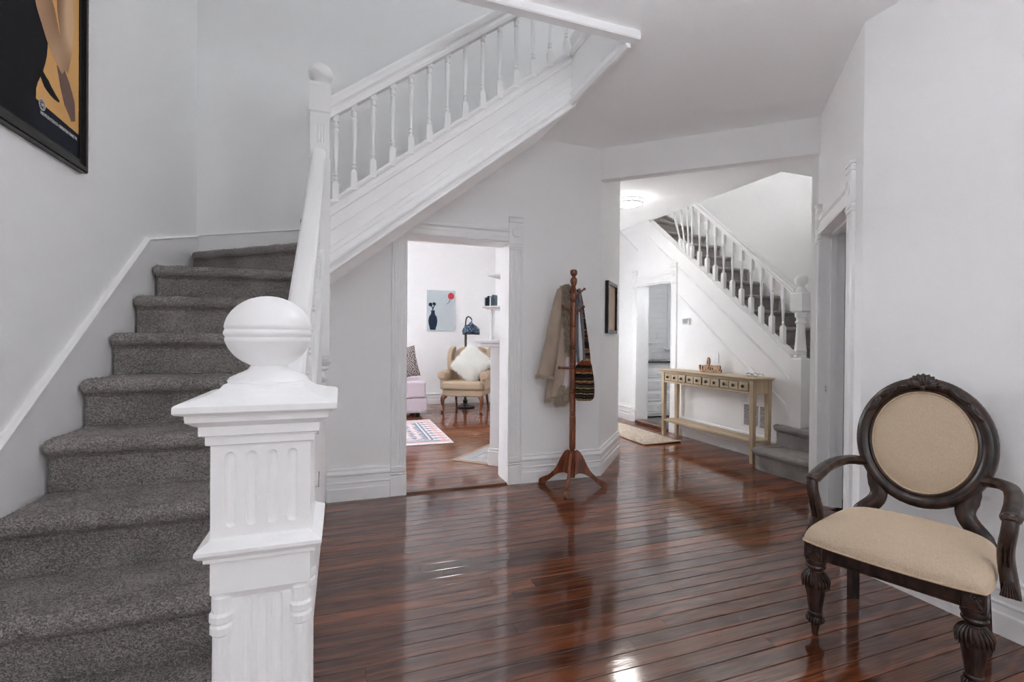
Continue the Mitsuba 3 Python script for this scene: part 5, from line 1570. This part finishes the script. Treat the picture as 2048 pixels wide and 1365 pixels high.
P_, fi = trimesh.sample.sample_surface(trimesh.Trimesh(pm.vertices, pm.faces, process=False), 7000, seed=5)
N_ = pm.face_normals[fi]
N_ = np.where(((P_ - pm.vertices.mean(0)) * N_).sum(1, keepdims=True) < 0, -N_, N_)
obj('fur', wing(spikes(P_, N_ * 0.7 + rng.normal(size=N_.shape) * 0.45 + [0, 0, -0.25], 0.05 * (0.7 + 0.6 * rng.random(len(P_))), 0.004)), 'white_fur', FCN, kind='stuff')

# floor lamp
FLm = thing('floor_lamp', 'dark floor lamp with a blue stained glass shade behind the wing chair', 'floor lamp')
fx, fy = 2.09, 8.36
obj('base', lathe([(0.17, 0.012), (0.175, 0.03), (0.15, 0.045), (0.10, 0.055), (0.06, 0.075), (0.035, 0.10), (0.05, 0.125), (0.03, 0.15), (0.016, 0.17)], 28, (fx, fy)), 'dark_metal', FLm, smooth=40)
obj('pole', tube([[fx, fy, 0.16], [fx, fy, 1.48]], 0.022, 12), 'dark_metal', FLm, smooth=True)
obj('arm', tube(spline([[fx, fy, 1.45], [fx, fy - 0.01, 1.57], [fx + 0.03, fy - 0.04, 1.63], [fx + 0.08, fy - 0.05, 1.60], [fx + 0.085, fy - 0.05, 1.53]], 26), 0.011, 10), 'dark_metal', FLm, smooth=True)
shp = [(0.02, 1.535), (0.045, 1.50), (0.10, 1.465), (0.145, 1.42), (0.160, 1.38), (0.158, 1.35), (0.146, 1.325)]
n_ = 30
sm3 = lathe(shp, n_, (fx + 0.085, fy - 0.05))
vv = sm3.vertices.copy()
a_ = np.arctan2(vv[:, 1] - fy + 0.05, vv[:, 0] - fx - 0.085)
vv[:, 2] += np.where(vv[:, 2] < 1.33, 0.018 * np.sin(a_ * 8), 0)
sm3.vertices = vv
obj('shade', sm3, 'tiffany', FLm, smooth=True, label='domed blue stained glass shade')

# rug
RG = thing('rug', 'pink and blue-grey patterned rug on the sitting room floor', 'rug')
obj('pile', bbox(-0.6, 1.255, 5.53, 7.21, 0.0125, 0.022, 0.003), 'tribal_rug', RG)

# hearth, mantelpiece and books: a corner fireplace facing the sitting room
HD = np.array([0.705, 0.709, 0])
HN_ = np.array([-0.709, 0.705, 0])
HO = np.array([1.362, 4.46, 0.0])
hearth = lambda m: place(m, HO, HD, -HN_, [0, 0, 1])
HT = thing('hearth', 'grey tiled hearth with a wooden border beside the sitting room doorway', 'hearth')
obj('border', hearth(cat([bbox(0.0, 1.3, -0.44, -0.40, 0.011, 0.019, 0.002), bbox(0.0, 0.05, -0.44, -0.02, 0.011, 0.019, 0.002), bbox(1.25, 1.3, -0.44, -0.02, 0.011, 0.019, 0.002)])), 'tile_border', HT)
obj('grout', hearth(box(0.04, 1.26, -0.41, -0.018, 0.010, 0.0145)), 'grey_plastic', HT)
for i in range(8):
    for j in range(3):
        obj('tile', hearth(bbox(0.052 + i * 0.15, 0.052 + i * 0.15 + 0.146, -0.398 + j * 0.126, -0.398 + j * 0.126 + 0.122, 0.012, 0.0185, 0.002)), 'slate_tile', HT)
MP = thing('mantelpiece', 'white mantelpiece with shelves and a spindle just inside the sitting room', 'mantelpiece')
obj('surround', hearth(cat([bbox(0.0, 0.16, 0.0, 0.26, 0.02, 1.16, 0.004), bbox(1.05, 1.2, 0.0, 0.26, 0.02, 1.16, 0.004), bbox(0.0, 1.2, 0.0, 0.26, 0.95, 1.16, 0.004)])), 'trim_paint', MP)
obj('plinth', hearth(cat([bbox(-0.012, 0.172, -0.016, 0.26, 0.012, 0.16, 0.006), bbox(-0.008, 0.168, -0.010, 0.26, 0.155, 0.185, 0.006)])), 'trim_paint', MP)
obj('mantel_shelf', hearth(cat([bbox(-0.05, 1.25, -0.15, 0.27, 1.20, 1.235, 0.006), bbox(-0.025, 1.225, -0.10, 0.27, 1.165, 1.203, 0.008)])), 'trim_paint', MP)
obj('back_panel', hearth(bbox(0.02, 1.18, 0.16, 0.26, 1.23, 2.3, 0.004)), 'trim_paint', MP)
obj('spindle', hearth(lathe([(0.022, 1.235), (0.022, 1.27), (0.014, 1.28), (0.018, 1.30), (0.014, 1.32), (0.019, 1.40), (0.014, 1.47), (0.018, 1.49), (0.022, 1.50), (0.022, 1.535)], 16, (0.03, 0.0))), 'trim_paint', MP, smooth=40)
obj('upper_shelf', hearth(cat([bbox(-0.02, 1.22, -0.085, 0.27, 1.545, 1.565, 0.004), bbox(0.0, 1.2, -0.05, 0.27, 1.53, 1.548, 0.004)])), 'trim_paint', MP)
obj('top_shelf', hearth(bbox(-0.02, 1.22, -0.03, 0.27, 1.85, 1.87, 0.004)), 'trim_paint', MP)
xx = 0.0
for k, (th_, h_, ml) in enumerate(((0.016, 0.082, 'teal_book'), (0.018, 0.095, 'ink'), (0.014, 0.088, 'white_plastic'), (0.024, 0.105, 'teal_book'))):
    bkk = thing('book', ['short thin teal book, foremost on the upper mantel shelf', 'dark navy book, second along the upper mantel shelf', 'thin white book between the dark books on the mantel shelf', 'tallest thick teal book on the upper mantel shelf'][k], 'book', 'small books on the mantel shelf')
    y0_ = -0.066 + k * 0.026
    ln_b = 0.07
    cov = cat([box(xx, xx + ln_b, y0_, y0_ + 0.002, 1.5655, 1.5655 + h_), box(xx, xx + ln_b, y0_ + th_ - 0.002, y0_ + th_, 1.5655, 1.5655 + h_), box(xx, xx + 0.002, y0_, y0_ + th_, 1.5655, 1.5655 + h_)])
    obj('cover', hearth(cov), ml, bkk)
    obj('pages', hearth(box(xx + 0.002, xx + ln_b - 0.003, y0_ + 0.002, y0_ + th_ - 0.002, 1.567, 1.565 + h_ - 0.003)), 'pale_paint', bkk)

# added fill lamps out of view: foyer, stairwell, hall, kitchen, sitting room
def flush_light(name, label, c, z, r, L, tint=(1, 0.985, 0.96)):
    t = thing(name, label, 'ceiling light')
    obj('pan', lathe([(r * 0.8, z - 0.012), (r * 0.8, z)], 32, c), 'white_plastic', t, smooth=30)
    scene[t + '__diffuser'] = {**mikit.ply(lathe([(0.0001, z - 0.10), (r * 0.5, z - 0.094), (r * 0.85, z - 0.075), (r, z - 0.05), (r, z - 0.014), (r * 0.6, z - 0.0125)], 40, c), 'white_plastic', True), 'emitter': {'type': 'area', 'radiance': rgb([L * q for q in tint])}}
    return t


def pendant(label, c, z, r, L, ztop, tint=(0.95, 0.985, 1.04)):  # added hanging globe, glows as fill light from out of view
    t = thing('added_pendant_light', label, 'pendant light')
    scene[t + '__globe'] = {**mikit.ply(lathe([(max(r * math.cos(a), 1e-4), z + r * math.sin(a)) for a in np.linspace(-PI / 2, PI / 2, 20)], 28, c), 'white_plastic', True), 'emitter': {'type': 'area', 'radiance': rgb([L * q for q in tint])}}
    obj('rod', tube([[c[0], c[1], z + r * 0.98], [c[0], c[1], ztop]], 0.008, 8), 'chrome', t)
    return t


def added_globe_lamp(label, c, z, r, L, tint=(0.95, 0.985, 1.04)):  # added globe on a pole, unseen source of fill light
    t = thing('floor_lamp', label, 'floor lamp')
    scene[t + '__globe'] = {**mikit.ply(lathe([(max(r * math.cos(a), 1e-4), z + r * math.sin(a)) for a in np.linspace(-PI / 2, PI / 2, 20)], 28, c), 'white_plastic', True), 'emitter': {'type': 'area', 'radiance': rgb([L * q for q in tint])}}
    obj('pole', tube([[c[0], c[1], 0.02], [c[0], c[1], z - r * 0.98]], 0.014, 10), 'dark_metal', t)
    obj('base', lathe([(0.15, 0.0), (0.15, 0.012), (0.13, 0.022), (0.02, 0.03)], 28, c), 'dark_metal', t)
    return t


added_globe_lamp('added fill lamp with a white globe behind the view near the right wall', (1.7, -1.2), 1.75, 0.2, FOYER_FILL * 0.45)
pendant('added white glass globe hanging behind the view to fill the foyer', (0.2, -0.9), 2.35, 0.18, FOYER_FILL, H)
pendant('added small white glass globe above the view to light the foyer', (1.1, 1.25), 2.6, 0.13, FOYER_FILL * 1.15, H)
pendant('added white glass globe above the view to fill the stairwell', (0.3, 1.6), 4.9, 0.22, STAIRWELL_FILL, UP)
added_globe_lamp('added fill lamp with a white globe hidden behind the slanted wall to light the hall', (3.08, 5.75), 1.15, 0.16, HALL_FILL)
pendant('added small white glass globe hidden beside the doorway to light the kitchen', (4.84, 5.43), 1.95, 0.08, HALL_FILL * 0.9, 2.20)
pendant('added white glass globe out of view to brighten the sitting room', (-0.9, 6.3), 2.35, 0.2, SITTING_FILL, H)
# unseen lamp upstairs, placed to shine past the landing balusters onto the stair wall
UL = thing('unseen_landing_lamp', 'unseen round glass lamp upstairs placed to light the hall stair wall', 'ceiling light')
scene[UL + '__globe'] = {**mikit.ply(lathe([(max(0.14 * math.cos(a), 1e-4), 5.1 + 0.14 * math.sin(a)) for a in np.linspace(-PI / 2, PI / 2, 20)], 28, (3.2, 4.6)), 'white_plastic', True), 'emitter': {'type': 'area', 'radiance': rgb(UPLAMP)}}
obj('rod', tube([[3.2, 4.6, 5.23], [3.2, 4.6, UP]], 0.01, 8), 'chrome', UL)
